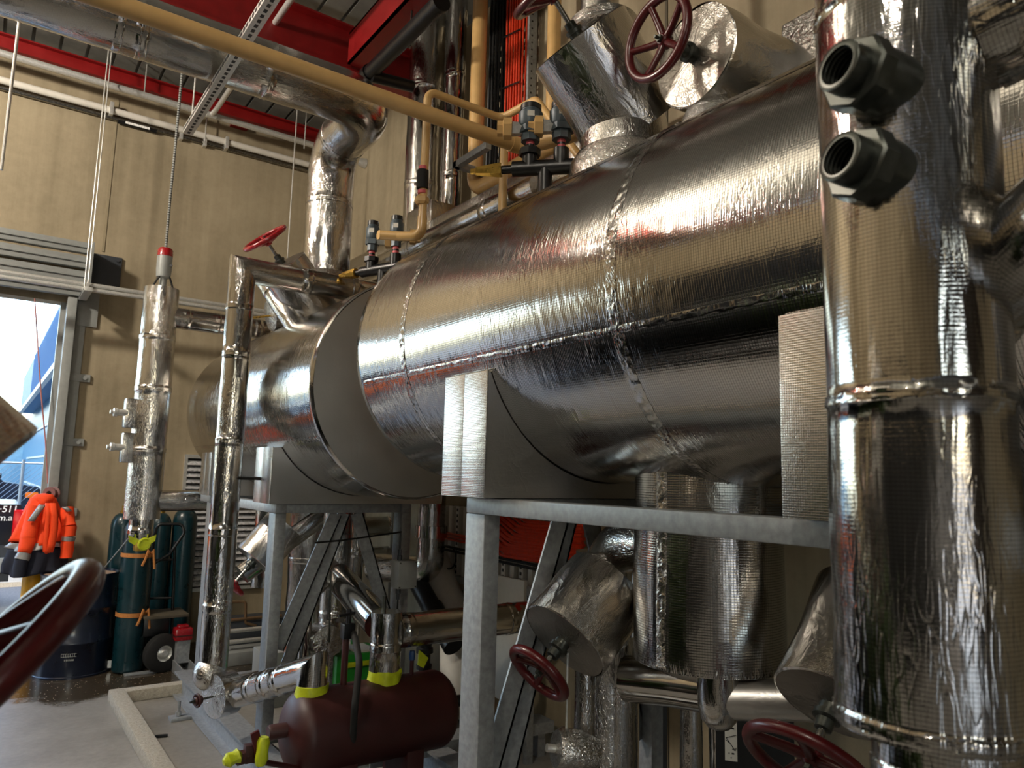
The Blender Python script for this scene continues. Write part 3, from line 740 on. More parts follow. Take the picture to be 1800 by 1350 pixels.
# ------------------------------------------------------------------ gas pipe and relief valve sets
def elbowed(name, label, pts, r, fil, group=None, mat='yellow', par=None, seg=22):
    p = fillet(pts, fil, 10); m = MB(); m.sweep(p, r, seg)
    if par is not None: return m.build(name, M[mat], par)
    t = thing(name, pts[0], label, 'pipe', group); m.build('tube', M[mat], t); return t
yz = 3.495
mf = W(905, 246, Y=2.9); mx = mf.x
gas = thing('gas_pipe', (mx, 2.9, yz), 'tan yellow pipe running under the overhead foil pipe to the near relief valves', 'pipe', 'tan yellow gas pipes')
elbowed('tube', '', [(-3, 2.9, yz), (mx, 2.9, yz)], .037, .1, par=gas)
p1 = W(925, 282, X=mx + .02); 
m = MB(); m.sweep(fillet([(mx - .03, 2.9, yz), (mx + .04, 2.9, yz), (mx + .12, 2.62, yz - .02), (mx + .12, 2.36, yz - .02)], .08), .042, 22); m.build('manifold', M['yellow'], gas)
m = MB(); m.sweep(fillet([(mx + .12, 2.62, yz - .02), (mx + .35, 2.75, yz + .16), (mx + .5, 2.75, yz + .2), (mx + .5, 2.75, 5.4)], .08), .034, 18); m.build('riser', M['yellow'], gas)
# return loop of the smaller pipe and its drop to the far relief set
a = W(888, 207, Y=3.62); b = W(762, 167, Y=3.62); z1 = (a.z + b.z) / 2
c = W(745, 400, Y=3.2)
t = thing('gas_pipe', (b.x, 3.1, z1), 'thin tan yellow pipe looping over the thicker one and dropping to the far relief valves', 'pipe', 'tan yellow gas pipes')
zl = W(740, 410, Y=3.62); ze = W(668, 412, Y=3.62)
FV = V((2.0, 4.05, 3.1))
xs = W(746, 300, Y=3.62).x
m = MB(); m.sweep(fillet([(a.x + .05, 2.9, yz + .03), (a.x, 3.3, z1), (a.x - .03, 3.62, z1), (xs, 3.62, z1), (xs, 3.62, zl.z + .02)], .06, 8), .024, 18); m.build('tube', M['yellow'], t)
e1 = W(700, 415, Y=3.75); e2 = W(668, 413, Y=3.82)
m = MB(); m.sweep(fillet([(xs, 3.62, zl.z + .1), (xs, 3.62, zl.z - .02), e1, e2, e2 + V((-.01, .0, -.0))], .05, 8), .028, 18); m.build('lower_arm', M['yellow'], t)
g = W(743, 316, Y=3.62); m = MB(); m.lathe([(-.055, .028), (-.055, .034), (.055, .034), (.055, .028)], g, (0, 0, 1), 18); m.build('rubber_coupling', M['rubber'], t)
for dz in (-.085, .06):
    m = MB(); m.lathe([(0, .0262), (.02, .0262)], g + V((0, 0, dz)), (0, 0, 1), 16); m.build('marker_band', M['pink_ring'], t)
m = MB(); m.lathe([(0, .03), (.012, .042), (.04, .042), (.052, .03)], g - V((0, 0, .15)), (0, 0, 1), 6); m.build('union_nut', M['yellow'], t)
def relief(name, label, base, h, par_group='grey pressure relief valves', out=(-.6, .2, 0), k=1.0):
    """base = bottom of the pink tail piece"""
    t = thing(name, base, label, 'relief valve', par_group); b = V(base); z = V((0, 0, 1))
    m = MB(); m.lathe([(0, .02), (.22 * h, .02)], b, z, 16); m.build('tail_piece', M['pink_ring'], t)
    m = MB(); m.lathe([(.08 * h, .0205), (.13 * h, .0205)], b, z, 16); m.build('tail_mark', M['black'], t)
    m = MB(); m.lathe([(.2 * h, .034 * k), (.38 * h, .034 * k)], b, z, 8); m.lathe([(.38 * h, .046 * k), (.52 * h, .046 * k)], b, z, 6); m.lathe([(.52 * h, .04 * k), (.56 * h, .044 * k), (.85 * h, .044 * k), (.9 * h, .036 * k), (.93 * h, .036 * k)], b, z, 24)
    m.build('body', M['valve_grey'], t)
    m = MB(); m.lathe([(.93 * h, .038 * k), (1.04 * h, .038 * k), (1.05 * h, .03 * k), (1.05 * h, 0)], b, z, 20); m.build('cap', M['black_plastic'], t)
    o = V(out).normalized(); c = b + z * .5 * h
    m = MB(); m.lathe([(.02, .03), (.085, .034)], c, o, 6); m.build('outlet', M['galv_bright'], t)
    m = MB(); m.lathe([(.085, .035), (.088, .05), (.125, .05), (.13, .036), (.155, .036)], c, o, 6); m.build('outlet_union', M['yellow'], t)
    m = MB(); f = frame(o)[0]; 
    m.box((-.016, -.0455 * k, .68 * h), (.016, -.043 * k, .8 * h), Matrix.Translation(b) @ Matrix.Rotation(radians(-36), 4, 'Z')); m.build('rating_plate', M['label_white'], t)
    return t
def three_way(name, label, c, x1, foot):
    """black change-over valve under a pair of relief valves, with a brass spindle cap pointing left"""
    t = thing(name, (c[0], c[1], foot), label, 'valve', 'black change-over valves'); c = V(c); e = V(x1); d = (e - c).normalized()
    m = MB(); m.cyl(c - d * .08, e + d * .06, .036, 18); m.cyl(c, c + V((0, 0, .085)), .036, 16); m.cyl(e, e + V((0, 0, .085)), .036, 16); mid = c.lerp(e, .5); m.cyl((mid.x, mid.y, foot), mid, .034, 16); m.lathe([(0, .05), (.03, .05)], (c.x, c.y, c.z + .06), (0, 0, 1), 8); m.build('body', M['black'], t)
    m = MB(); m.cyl(c - d * .15, c - d * .07, .02, 14); m.build('spindle', M['black'], t)
    m = MB(); m.lathe([(0, .034), (.012, .036), (.1, .024), (.125, .02), (.13, .014), (.15, .014)], c - d * .13, -d, 8); m.build('brass_cap', M['brass'], t)
    m = MB(); m.lathe([(-.06, .075), (.0, .07), (.09, .066), (.1, .04)], (mid.x, mid.y, foot - .05), (0, 0, 1), 28, .006, 12); m.build('insulated_foot', M['crinkle'], t)
    return t
# near set
c0 = W(931, 296, X=1.93); e0 = W(986, 302, X=2.03); e0.z = c0.z; 
three_way('change_over_valve', 'black change-over valve with brass cap on top of the near vessel', c0, e0, 3.04)
h1 = (W(934, 186, X=c0.x).z - c0.z - .085) / 1.05
relief('relief_valve', 'left grey relief valve of the near pair, above the brass capped valve', c0 + V((0, 0, .085)), h1, out=(-.75, .55, 0), k=1.3)
relief('relief_valve', 'right grey relief valve of the near pair, half behind the big slanted bonnet', e0 + V((0, 0, .085)), h1, out=(-.75, .55, 0), k=1.3)
# discharge arms down from the manifold to the near pair
# far set
c1 = W(652, 476, X=1.98); e1_ = W(694, 476, X=2.06); e1_.z = c1.z
three_way('change_over_valve', 'black change-over valve with brass cap in the gap behind the near vessel', c1, e1_, c1.z - .17)
h2 = (W(652, 392, X=c1.x).z - c1.z - .085) / 1.05
relief('relief_valve', 'left grey relief valve of the far pair, by the end of the thin yellow pipe', c1 + V((0, 0, .085)), h2, out=(.75, -.5, 0))
relief('relief_valve', 'right grey relief valve of the far pair, beside the near vessel edge', e1_ + V((0, 0, .085)), h2, out=(.75, -.4, 0))

# big yellow down pipe on the side wall, bending back along the wall
a = W(841, 60, X=2.95); b = W(836, 335, X=2.95)
elbowed('gas_pipe', 'thick tan yellow down pipe on the side wall with an elbow near its foot', [(2.95, (a.y + b.y) / 2, 5.9), (2.95, (a.y + b.y) / 2, b.z), (2.95, 2.6, b.z + .02)], .062, .13, 'tan yellow gas pipes')
a = W(886, 262, X=2.5); elbowed('gas_pipe', 'slim tan yellow down pipe below the manifold in front of the orange cables', [(2.5, a.y, a.z + .15), (2.5, a.y, a.z - .2), (2.5, a.y, 1.75)], .027, .05, 'tan yellow gas pipes')
a = W(974, 60, X=3.1); elbowed('gas_pipe', 'tan yellow riser in front of bare wall beside the slanted valve', [(3.1, a.y, 5.9), (3.1, a.y, 4.6), (3.1, a.y, 1.6)], .05, .05, 'tan yellow gas pipes')
a = W(851, 120, X=3.05); elbowed('gas_pipe', 'narrow tan pipe between the foil risers and the thick yellow one', [(3.05, W(812, 120, X=3.05).y, 5.9), (3.05, W(812, 120, X=3.05).y, 4.4), (3.05, W(812, 120, X=3.05).y, 2.9)], .022, .05, 'tan yellow gas pipes')
# foil risers on the side wall
for px, x, r, lb in ((746, 2.9, .155, 'widest foil riser on the side wall, behind the black pipe'), (778, 3.1, .085, 'narrow dark foil riser between two wider ones on the side wall'), (797, 2.98, .085, 'wrinkled foil riser beside the narrow tan pipe')):
    y = W(px, 230, X=x).y; t = thing('insulated_riser', (x, y, 2), lb, 'pipe', 'foil risers on the side wall')
    pipe(t, 'riser_tube', [(x, y, 2.6), (x, y, ZC - .05)], r, 'pipe_foil', amp=.004, seams=[.9, 1.7, 2.6], seg=36, crink=.003)
# the black pipe slung along the roof
a = W(652, 122, X=2.35); b = W(776, 8, X=2.35)
t = thing('black_pipe', a, 'black pipe slanting across the red roof steel at the top', 'pipe')
m = MB(); z0 = (a.z + b.z) / 2; m.lathe([(0, .05), (.0, .072), (.04, .072), (.05, .062), (a.y - b.y, .062), (a.y - b.y, .074), (a.y - b.y + .07, .074), (a.y - b.y + .07, .0)], (2.35, b.y, z0), (0, 1, 0), 28); m.build('pipe_body', M['black'], t)
m = MB(); m.cyl((2.35, a.y - .03, z0 - .05), (2.72, a.y - .05, z0 - .02), .05, 16); m.build('end_branch', M['black'], t)
for yy in (a.y - .55, b.y + .3):
    m = MB(); m.cyl((2.43, yy, z0), (2.43, yy, ZC), .008, 8); m.build('hanger', M['dark_steel'], t)
# foil duct along the side wall behind the relief valves
a = W(740, 398, X=3.05); b = W(620, 456, X=3.05)
t = thing('insulated_duct', a, 'foil duct running along the side wall behind the far relief valves', 'duct', 'foil ducts behind the vessels')
zz = (a.z + b.z) / 2 - .16
pipe(t, 'duct_run', [(3.05, 8.2, zz), (3.05, a.y, zz)], .15, amp=.004, seg=32)
m = MB(); c = W(768, 392, X=2.85); m.box((c.x - .18, c.y - .22, c.z - .2), (c.x + .3, c.y + .2, c.z + .1), bev=.02); m.build('corner_box', M['foil_b'], t)
t = thing('insulated_duct', (2.8, 4.6, 3.3), 'foil trough running forward above the near vessel top edge', 'duct', 'foil ducts behind the vessels')
c = W(800, 392, X=2.8); m = MB(); m.box((2.68, 2.9, c.z - .14), (3.02, c.y + .2, c.z + .05), bev=.02); m.build('trough', M['foil_b'], t)
t = thing('insulated_pipe', (2.7, 5, 3), 'foil pipe lying low behind the far relief valves', 'pipe')
a = W(640, 470, X=2.62); pipe(t, 'pipe_run', [(2.62, 6.6, a.z - .06), (2.62, 3.4, a.z - .06)], .085, amp=.003, seg=28)

# cable ladder with orange and black cables
yl0, yl1 = W(915, 100, X=3.2).y, W(868, 100, X=3.2).y
t = thing('cable_ladder', (3.2, (yl0 + yl1) / 2, 2.5), 'dark vertical cable ladder on the side wall', 'cable ladder')
ymin, ymax = W(933, 100, X=3.2).y, W(866, 100, X=3.2).y
for y in (ymin, ymax):
    m = MB(); m.box((3.17, y - .012, 2.4), (3.25, y + .012, ZC), bev=.002); m.build('side_rail', M['galv'], t)
    m = MB()
    for i in range(60): m.cyl((3.2, y - .0135, 2.5 + i * .06), (3.2, y + .0135, 2.5 + i * .06), .008, 8)
    m.build('rail_holes', M['black'], t)
for i in range(34):
    z = 2.5 + i * .1; m = MB(); m.box((3.19, ymin, z), (3.215, ymax, z + .03)); m.build('rung', M['galv'], t)
def cable(label, pts, r, mat, group, name='cable', n=5):
    m = MB(); m.sweep(fillet(pts, .15, n), r, 8); o = m.build(name, M[mat]); tag(o, label, 'cable', group); return o
rnd = random.Random(3); wdt = ymax - ymin
for i in range(18):
    y = ymin + wdt * (.07 + .022 * i); x = 3.175 - .02 * (i % 3)
    pts = [(x, y, 2.3)] + [(x + rnd.uniform(-.006, .006), y + rnd.uniform(-.006, .006), 2.6 + k * .5) for k in range(7)] + [(x, y, 5.95)]
    cable('orange cable in the upright bundle on the dark cable ladder', pts, .0085, 'orange_cable', 'orange cables on the ladder', 'orange_cable')
for i in range(16):
    y = ymin + wdt * (.50 + .028 * i); x = 3.175 - .018 * (i % 3)
    pts = [(x, y, 2.3)] + [(x + rnd.uniform(-.006, .006), y + rnd.uniform(-.006, .006), 2.6 + k * .5) for k in range(7)] + [(x, y, 5.95)]
    cable('black cable in the upright bundle on the dark cable ladder', pts, .010, 'rubber', 'black cables on the ladder', 'black_cable')
for i in range(3):
    m = MB(); z = W(905, 60 + 90 * i, X=3.12).z; m.bar((3.117, ymin + wdt * .05, z), (3.117, ymin + wdt * .5, z + .05), .004, .012); tag(m.build('cable_tie', M['black']), ('upper', 'middle', 'lower')[i] + ' black cable tie around the orange cables on the ladder', 'cable tie', 'cable ties on the ladder')
# a little strut bracket by the ladder foot
t = thing('strut_bracket', W(905, 312, X=3.0), 'dark strut bracket behind the brass capped near valve', 'bracket')
a = W(866, 298, X=3.0); m = MB(); m.box((2.7, a.y - .35, a.z - .04), (2.75, a.y + .1, a.z + .01), bev=.003); m.box((2.7, a.y + .05, a.z - .04), (3.29, a.y + .1, a.z + .01), bev=.003); m.build('arm', M['galv'], t)

# ------------------------------------------------------------------ valves on the vessel tops
fc = W(1018, 72, X=2.02 - .05, ); 
ax1 = NA(1018, 72, -.52, -.86, -.06)
fc = W(1018, 70, D=2.95)
t = valve('angle_valve', 'big foil wrapped slanted valve on the near vessel, wheel cut by the top edge', fc, ax1, .212, .42, .2, .17, rot=.9)
m = MB(); cb = W(1098, 240, X=2.03); 
m.lathe([(-.14, .24), (.0, .232), (.06, .225), (.1, .20), (.13, .12)], (2.03, cb.y, 3.02), (0, 0, 1), 56, .006, 7, cap=False); m.build('base_collar', M['crinkle'], t)
m = MB(); m.lathe([(.02, .19), (.2, .18), (.34, .14)], (2.03, cb.y, 3.04), (0, 0, 1), 48, .006, 7); m.build('valve_body', M['foil_b'], t)
tp = W(1054, 30, D=3.25); t2 = thing('insulated_pipe', tp, 'upright foil pipe rising behind the big slanted valve', 'pipe')
pipe(t2, 'pipe_run', [(tp.x, tp.y, 3.3), (tp.x, tp.y, 5.9)], .085, amp=.003)
m = MB(); m.lathe([(0, .15), (.05, .15), (.07, .12)], W(1062, 62, D=3.2), (0, 0, 1), 30, .006, 9); m.build('flange_wrap', M['crinkle'], t2)
fc2 = W(1222, 98, D=2.66); ax2 = V((-1, .04, .0))
t = valve('angle_valve', 'foil wrapped valve lying level on the near vessel, its red five spoke wheel facing left', fc2, ax2, .185, .46, .17, .158, rot=.55, dish=.035, amp=.007)
m = MB(); m.lathe([(-.12, .16), (.1, .13), (.18, .09)], (fc2.x + .12, fc2.y, 3.03), (0, 0, 1), 40, .008, 9); m.build('valve_body', M['crinkle'], t)
q = W(1410, 75, D=2.25)
t = thing('insulated_box', q, 'square foil wrapped box behind the near vessel, left of the right standpipe', 'box')
a = W(1372, 100, X=2.5); c = W(1405, 33, X=2.5)
m = MB(); m.box((2.5, 1.0, 2.7), (2.95, a.y, c.z + .02), bev=.02); m.build('box_wrap', M['crinkle'], t)
# far valve
fcf = W(497, 466, D=5.0); axf = NA(475, 430, -.55, -.84, .1)
t = valve('angle_valve', 'far slanted valve with bright red wheel above the slim corner pipe', fcf, axf, .17, .42, .19, .165, mat='red_bright', rot=.2)
# foil valve under the corner pipe: a branch down to the far vessel with a small round foil end
t = thing('insulated_valve', W(510, 540, D=5.1), 'small foil wrapped valve with a round crinkled end below the corner pipe', 'valve')
a = W(470, 495, D=5.15); b = W(525, 580, D=4.95)
pipe(t, 'branch', [a, b], .075, 'foil_b', amp=.004, seams=[.1])
a = W(475, 555, D=5.6); n_ = NA(475, 555, -.9, .1, .35); m = MB(); m.lathe([(-.2, .12), (0, .12)], a, n_, 36, .004, 8, cap=False); m.build('bonnet', M['foil_b'], t)
m = MB(); m.lathe([(0, .12), (.006, .06), (.01, 0)], a, n_, 36, .006, 12, cap=False); m.build('bonnet_end', M['crinkle'], t)
m = MB(); m.cyl(a, a + n_ * .16, .008, 8); m.build('spindle', M['brass'], t)

# ------------------------------------------------------------------ slim corner pipe in front of the far vessel
px_, py_ = 1.245, 4.72
ztop = W(425, 470, X=px_, ).z
ct = W(427, 466, Y=py_); zt = ct.z - .03
zb = W(385, 1172, Y=py_).z
t = thing('insulated_pipe', (px_, py_, zb), 'slim foil pipe standing in front of the far vessel, bent square at its top', 'pipe')
pipe(t, 'upright', [(px_, py_, zb), (px_, py_, zt), (px_ + 1.4, py_, zt)], .083, seams=[.35, .8, 1.35, 1.9, zt - zb - .25, zt - zb + .42, zt - zb + .75], amp=.002, seg=44)
# flanged foot: round capped stub facing left and the sloping arm to the red receiver
sf = W(378, 1207, Y=py_ - .12); 
axs = V((-.95, -.3, -.02)).normalized()
m = MB(); m.lathe([(-.3, .08), (-.12, .082), (-.12, .125), (.0, .125)], V((px_ - .02, py_ - .13, zb - .13)), axs, 40, .003, 9, cap=False); m.build('valve_wrap', M['foil_b'], t)
m = MB(); m.lathe([(.0, .125), (.004, .06), (.008, 0)], V((px_ - .02, py_ - .13, zb - .13)), axs, 40, .004, 16, cap=False); m.build('wrap_end', M['crinkle'], t)
m = MB(); m.ball((px_ - .02, py_ - .01, zb - .03), .094, 1, 1, 1.05, seg=28); m.build('elbow_wrap', M['crinkle'], t)
hs = V((px_ - .02, py_ - .13, zb - .13)); m = MB(); m.cyl(hs, hs + axs * .1, .007, 8); m.build('spindle', M['dark_steel'], t)
hw = handwheel(t, hs + axs * .1, axs, .04, 'maroon', .007, .004, 4)

# level column with the red capped sender
lx, ly = 1.10, 6.6
za = W(285, 508, Y=ly).z; zb_ = W(248, 912, Y=ly).z
t = thing('level_column', (lx, ly, zb_ - .3), 'upright foil level column with a red capped sender on top, left of the far vessel', 'level column')
pipe(t, 'column', [(lx, ly, zb_), (lx, ly, za)], .135, 'foil_col', seams=[.55, 1.05, za - zb_ - .42], seg=44, amp=.004, crink=.003)
pipe(t, 'lower_neck', [(lx, ly, zb_ - .16), (lx, ly, zb_ + .02)], .092, seams=[.06])
m = MB(); m.lathe([(0, .03), (.09, .03), (.1, .055), (.16, .06), (.28, .06)], (lx, ly, za), (0, 0, 1), 28); m.build('sender_body', M['grey_paint'], t)
m = MB(); m.lathe([(.28, .062), (.335, .06), (.35, .05), (.35, 0)], (lx, ly, za), (0, 0, 1), 28); m.build('sender_cap', M['red_bright'], t)
m = MB(); m.sweep([(lx + .08, ly - .03, za), (lx + .05, ly - .03, za + .09), (lx + .02, ly - .03, za + .14)], .008, 8); m.sweep([(lx - .08, ly - .03, za), (lx - .05, ly - .03, za + .07), (lx - .02, ly - .03, za + .12)], .008, 8); m.build('lead_clip', M['black'], t)
m = MB(); m.cyl((lx + .04, ly - .062, za + .2), (lx + .045, ly - .05, za + .2), .012, 10); m.build('sender_window', M['black'], t)
a = W(340, 563, Y=ly); pipe(t, 'upper_arm', [(lx + .1, ly, a.z), (2.0, ly, a.z)], .09, seams=[.1, .35, .7])
a = W(320, 880, Y=ly); pipe(t, 'lower_arm', [(lx + .1, ly, a.z), (2.0, ly, a.z)], .085, seams=[.4])
for z0, h in ((W(232, 727, Y=ly).z, .2), (W(228, 787, Y=ly).z, .2)):
    m = MB(); m.box((lx - .2, ly - .06, z0 - .12), (lx - .1, ly + .06, z0 + .12), bev=.015); m.build('gauge_box', M['foil_b'], t)
    m = MB(); m.lathe([(0, .026), (.07, .026), (.075, .034), (.1, .034), (.105, .016), (.125, .016)], (lx - .18, ly - .04, z0), (-1, -.1, 0), 12); m.build('plug', M['galv_bright'], t)
vz = W(245, 955, Y=ly).z
m = MB(); m.lathe([(0, .05), (.07, .05)], (lx, ly, zb_ - .2), (0, 0, 1), 16); m.box((lx - .04, ly - .06, vz - .06), (lx + .03, ly + .04, vz + .05), bev=.01); m.build('drain_valve', M['brass'], t)
m = MB(); m.torus((lx + .02, ly - .09, vz), (0.1, -1, 0), .04, .012, 24, 8); m.lathe([(0, .032), (.01, .032)], (lx + .02, ly - .09, vz), (0, -1, 0), 12); m.build('drain_wheel', M['tape'], t)
m = MB(); 
for sx in (-1, 1): m.prism([(lx + sx * .02, ly - .095, zb_ - .16), (lx + sx * .10, ly - .1, zb_ - .12), (lx + sx * .095, ly - .1, zb_ - .17), (lx + sx * .05, ly - .1, zb_ - .2)], (0, .012, 0))
m.build('tape_wrap', M['tape'], t)
# braided lead up to the roof
a = V((lx, ly, za + .35)); b = W(322, 112, Y=5.6)
t = thing('braided_lead', a, 'black and white braided lead hanging down to the red capped sender', 'cable')
b = V((lx + .02, ly - .1, 5.95)); b2 = W(321, 120, Y=ly - .1)
pts = [a, a + V((.0, 0, .5)), V((b2.x * .5 + a.x * .5, ly - .05, (a.z + b2.z) / 2)), V((b2.x, ly - .1, b2.z)), V((b2.x + .02, ly - .1, ZC))]
m = MB(); m.sweep(pts, .010, 8, ds=.1); m.build('lead', M['black'], t)
m = MB(); L = arclen(pts); n = 110
for i in range(n):
    s = L * (i + .5) / n; k = 0
    while k < len(pts) - 2 and s > (pts[k + 1] - pts[k]).length: s -= (pts[k + 1] - pts[k]).length; k += 1
    d = (pts[k + 1] - pts[k]).normalized(); c = pts[k] + d * s; m.cyl(c - d * .007, c + d * .007, .0115, 8)
m.build('braid_flecks', M['grey_paint'], t)
for f in (.3, .5, .72):
    k = V(a).lerp(pts[-1], f); 

# small red arc: reflection-free lever wheel standing behind the drop pipe
# ------------------------------------------------------------------ the right hand standpipe close to the viewer
aL = ray(1451, 675); aR = ray(1764, 300)
tl_, tr_ = atan2(aL.x, aL.y), atan2(aR.x, aR.y); th = (tl_ + tr_) / 2; half = (tr_ - tl_) / 2
dS = 1.02; sx, sy, sr = dS * sin(th), dS * cos(th), dS * sin(half)
zc1 = W(1600, 1247, D=dS * .9).z
t = thing('standpipe', (sx, sy, 0), 'wide foil wrapped standpipe close up on the right with two threaded sockets', 'pipe')
M['foil_near'] = foil('foil_close', grid=.005, gstr=.06, wr=.3, rough=.08, wscale=14, stretch=(1.6, .22), fine=.3, lines=.6)
zj = W(1520, 708, D=dS - sr).z
m = MB(); m.sweep([(sx, sy, zc1), (sx, sy, 4.2)], sr, 96, .003, 6, [zj - zc1, 2.42 - zc1, .012], .0012, ds=.025, sw=.006); m.build('main_wrap', M['foil_near'], t, 50)
m = MB(); m.sweep([(sx + .012, sy - .008, -.0), (sx + .012, sy - .008, zc1 + .03)], sr * .74, 64, .003, 7, [zc1 - .06], .002, ds=.03); m.build('lower_wrap', M['foil_near'], t, 50)
def socket(px, py, dx, dy):
    c = W(px, py, D=.845); ax = NA(px, py, dx, dy, .62)
    m = MB(); m.lathe([(-.19, .034), (-.115, .034), (-.105, .0405), (-.046, .0405)], c, ax, 40); m.build('socket_body', M['dark_steel'], t)
    m = MB(); m.lathe([(-.05, .041), (-.047, .0445), (-.026, .0445), (-.023, .041), (-.023, .03)], c, ax, 8, cap=False); m.lathe([(-.024, .0295), (-.001, .0295), (0, .028), (0, .0225), (-.06, .0225), (-.06, .0)], c, ax, 40, cap=False); m.build('socket_nut', M['dark_steel'], t)
    m = MB()
    for i in range(7): m.torus(c - ax * (.006 + .0065 * i), ax, .0225, .0016, 32, 6)
    m.build('socket_thread', M['dark_steel'], t)
socket(1471, 114, -.9, -.42); socket(1474, 274, -.9, -.38)
p0 = W(1655, 95, D=dS * .92); dirb = V((.12, -1, .12)).normalized()
pipe(t, 'upper_branch', [p0 + V((0, .12, -.05)), p0 + dirb * .05, p0 + dirb * 1.2], .068, 'foil_near', seams=[.1, .2, .45], seg=56, amp=.004, crink=.003)
m = MB(); m.ball(p0 + V((.01, .03, 0)), .082, seg=32); m.build('branch_collar', M['crinkle'], t)
p0 = W(1690, 545, D=dS * .93); p1 = W(1860, 400, D=dS * .8)
pipe(t, 'lower_branch', [p0 + (p0 - p1) * .35, p0, p1 + (p1 - p0) * 2], .066, 'foil_near', seams=[.08, .3], seg=56, amp=.004, crink=.003)
m = MB(); m.ball(p0, .074, seg=32); m.build('branch_collar', M['crinkle'], t)
# ------------------------------------------------------------------ under the near vessel
aL, aR = ray(1114, 1000), ray(1381, 1000)
tl_, tr_ = atan2(aL.x, aL.y), atan2(aR.x, aR.y); th = (tl_ + tr_) / 2; half = (tr_ - tl_) / 2
dD = 2.62; gx, gy, gr = dD * sin(th), dD * cos(th), dD * sin(half)
gz = W(1250, 1178, D=2.3).z
t = thing('drop_leg', (gx, gy, gz), 'wide upright foil wrapped sump hanging under the near vessel behind the beam', 'sump')
m = MB(); m.sweep([(gx, gy, gz), (gx, gy, 1.9)], gr, 96, .006, 4, (), .002, ds=.03, cap=(False, False)); m.build('wrap', foil('foil_sump', grid=.008, gstr=.3, wr=.35, rough=.13, wscale=8, stretch=(1.2, .5), fine=.2, lines=.9), t, 50)
m = MB(); m.lathe([(.004, gr - .004), (-.004, gr * .6), (0, .002)], (gx, gy, gz), (0, 0, 1), 64, .006, 6, cap=False); m.build('bottom_wrap', M['dull_foil'], t)
m = MB(); S = 260
for i in range(S):
    a = 2 * pi * i / S; r = gr + .002; b = V((gx + r * cos(a), gy + r * sin(a), gz)); tip = b + V((cos(a) * random.uniform(.002, .012), sin(a) * random.uniform(.002, .012), random.uniform(.008, .045))) + V((random.uniform(-.012, .012), random.uniform(-.012, .012), 0)); sd = V((-sin(a), cos(a), 0)) * .0018
    m.poly([b - sd, b + sd, tip])
m.build('frayed_edge', M['crinkle'], t)
# a taped lap down its front left
m = MB(); a0 = atan2(-gy, -gx) - .62; rows = []
for i in range(60):
    z = gz + .01 + (1.85 - gz) * i / 59
    rows.append([V((gx + (gr + .004 + (random.uniform(-.002, .004) if 0 < k < 6 else -.006)) * cos(a0 + (k - 3) * .03), gy + (gr + .004 + random.uniform(-.001, .001)) * sin(a0 + (k - 3) * .03), z)) for k in range(7)])
m.quadgrid(rows, False); m.build('lap_tape', M['crinkle'], t, 60)
# header pipes below it
hp = W(1168, 1195, X=gx - .02)
t = thing('insulated_pipe', hp, 'bare dark sheet pipe running level just below the wide sump', 'pipe')
pipe(t, 'pipe_run', [W(1102, 1192, D=2.72), W(1180, 1200, D=2.62), W(1262, 1212, D=2.5)], .082, 'tin', seams=(), amp=.001)
e = W(1264, 1240, D=2.25)
t = thing('insulated_pipe', e, 'foil elbow with a rounded bottom below the wide sump', 'pipe')
m = MB(); m.sweep([(e.x, e.y, gz + .02), (e.x, e.y, e.z + .03), (e.x, e.y, e.z), (e.x, e.y, e.z - .04), (e.x, e.y, e.z - .065), (e.x, e.y, e.z - .075)], [.066, .066, .064, .054, .034, .004], 32, .003, 9); m.build('elbow_wrap', M['pipe_foil'], t, 55)
pipe(t, 'arm', [(e.x, e.y, e.z + .02), (e.x + .25, e.y - .35, e.z + .06), (e.x + .6, e.y - .9, e.z + .1)], .06, 'dull_foil', seams=(), amp=.003)
def vpipe(px, py, D, z0, z1, r, label, mat='pipe_foil', top=None, name='insulated_pipe'):
    c = W(px, py, D=D); t = thing(name, (c.x, c.y, z0), label, 'pipe', 'upright foil pipes under the vessels')
    pts = [(c.x, c.y, z0), (c.x, c.y, z1)]
    if top: pts.append((c.x + top[0], c.y + top[1], z1 + top[2]))
    pipe(t, 'pipe_run', pts, r, mat, fil=r * 1.6 if top else 0, amp=.003, seg=32, crink=.0025); return t
vpipe(1215, 1300, 2.7, 0, W(1215, 1215, D=2.7).z, .042, 'thin foil pipe with a crinkled bend below the bare dark pipe', top=(-.14, .1, .02))
vpipe(1262, 1320, 3.0, 0, .9, .036, 'slim foil pipe standing behind the rounded foil elbow')
vpipe(1028, 1260, 2.75, 0, W(1028, 1150, D=2.75).z, .04, 'bright slim foil pipe below the foil bonnet with the dark red wheel', top=(-.08, .06, .05))
vpipe(1085, 1270, 2.85, 0, 1.2, .085, 'wide dim foil pipe below the foil bonnet, left of the wide sump')
t = thing('channel_post', (2.3, 1.9, 0), 'dark steel post standing behind the bare dark pipe', 'post')
c = W(1150, 1290, D=3.2); m = MB(); m.box((c.x - .04, c.y - .04, 0), (c.x + .04, c.y + .04, 1.3), bev=.004); m.build('post', M['dark_grey'], t)
# lower valve left of the sump
fc = W(992, 1126, D=2.62); ax = NA(992, 1126, -.62, .785, .36)
t = valve('angle_valve', 'foil bonnet slanting down left of the sump with a dark red wheel below it', fc, ax, .172, .27, .135, .128, mat='red', rot=.2, dish=.025, amp=.005)
en = W(1068, 1030, D=2.86)
pipe(t, 'body_pipe', [(en.x + .05, en.y + .05, .5), (en.x + .05, en.y + .05, 1.55), (gx, gy, 1.58)], .095, 'foil_b', fil=.15, seams=[], seg=36, amp=.004)
co = W(1062, 985, D=2.8); m = MB(); m.lathe([(-.02, .13), (.02, .13)], (en.x + .05, en.y + .05, co.z), (0, 0, 1), 40, .006, 10); m.build('flange_wrap', M['crinkle'], t)
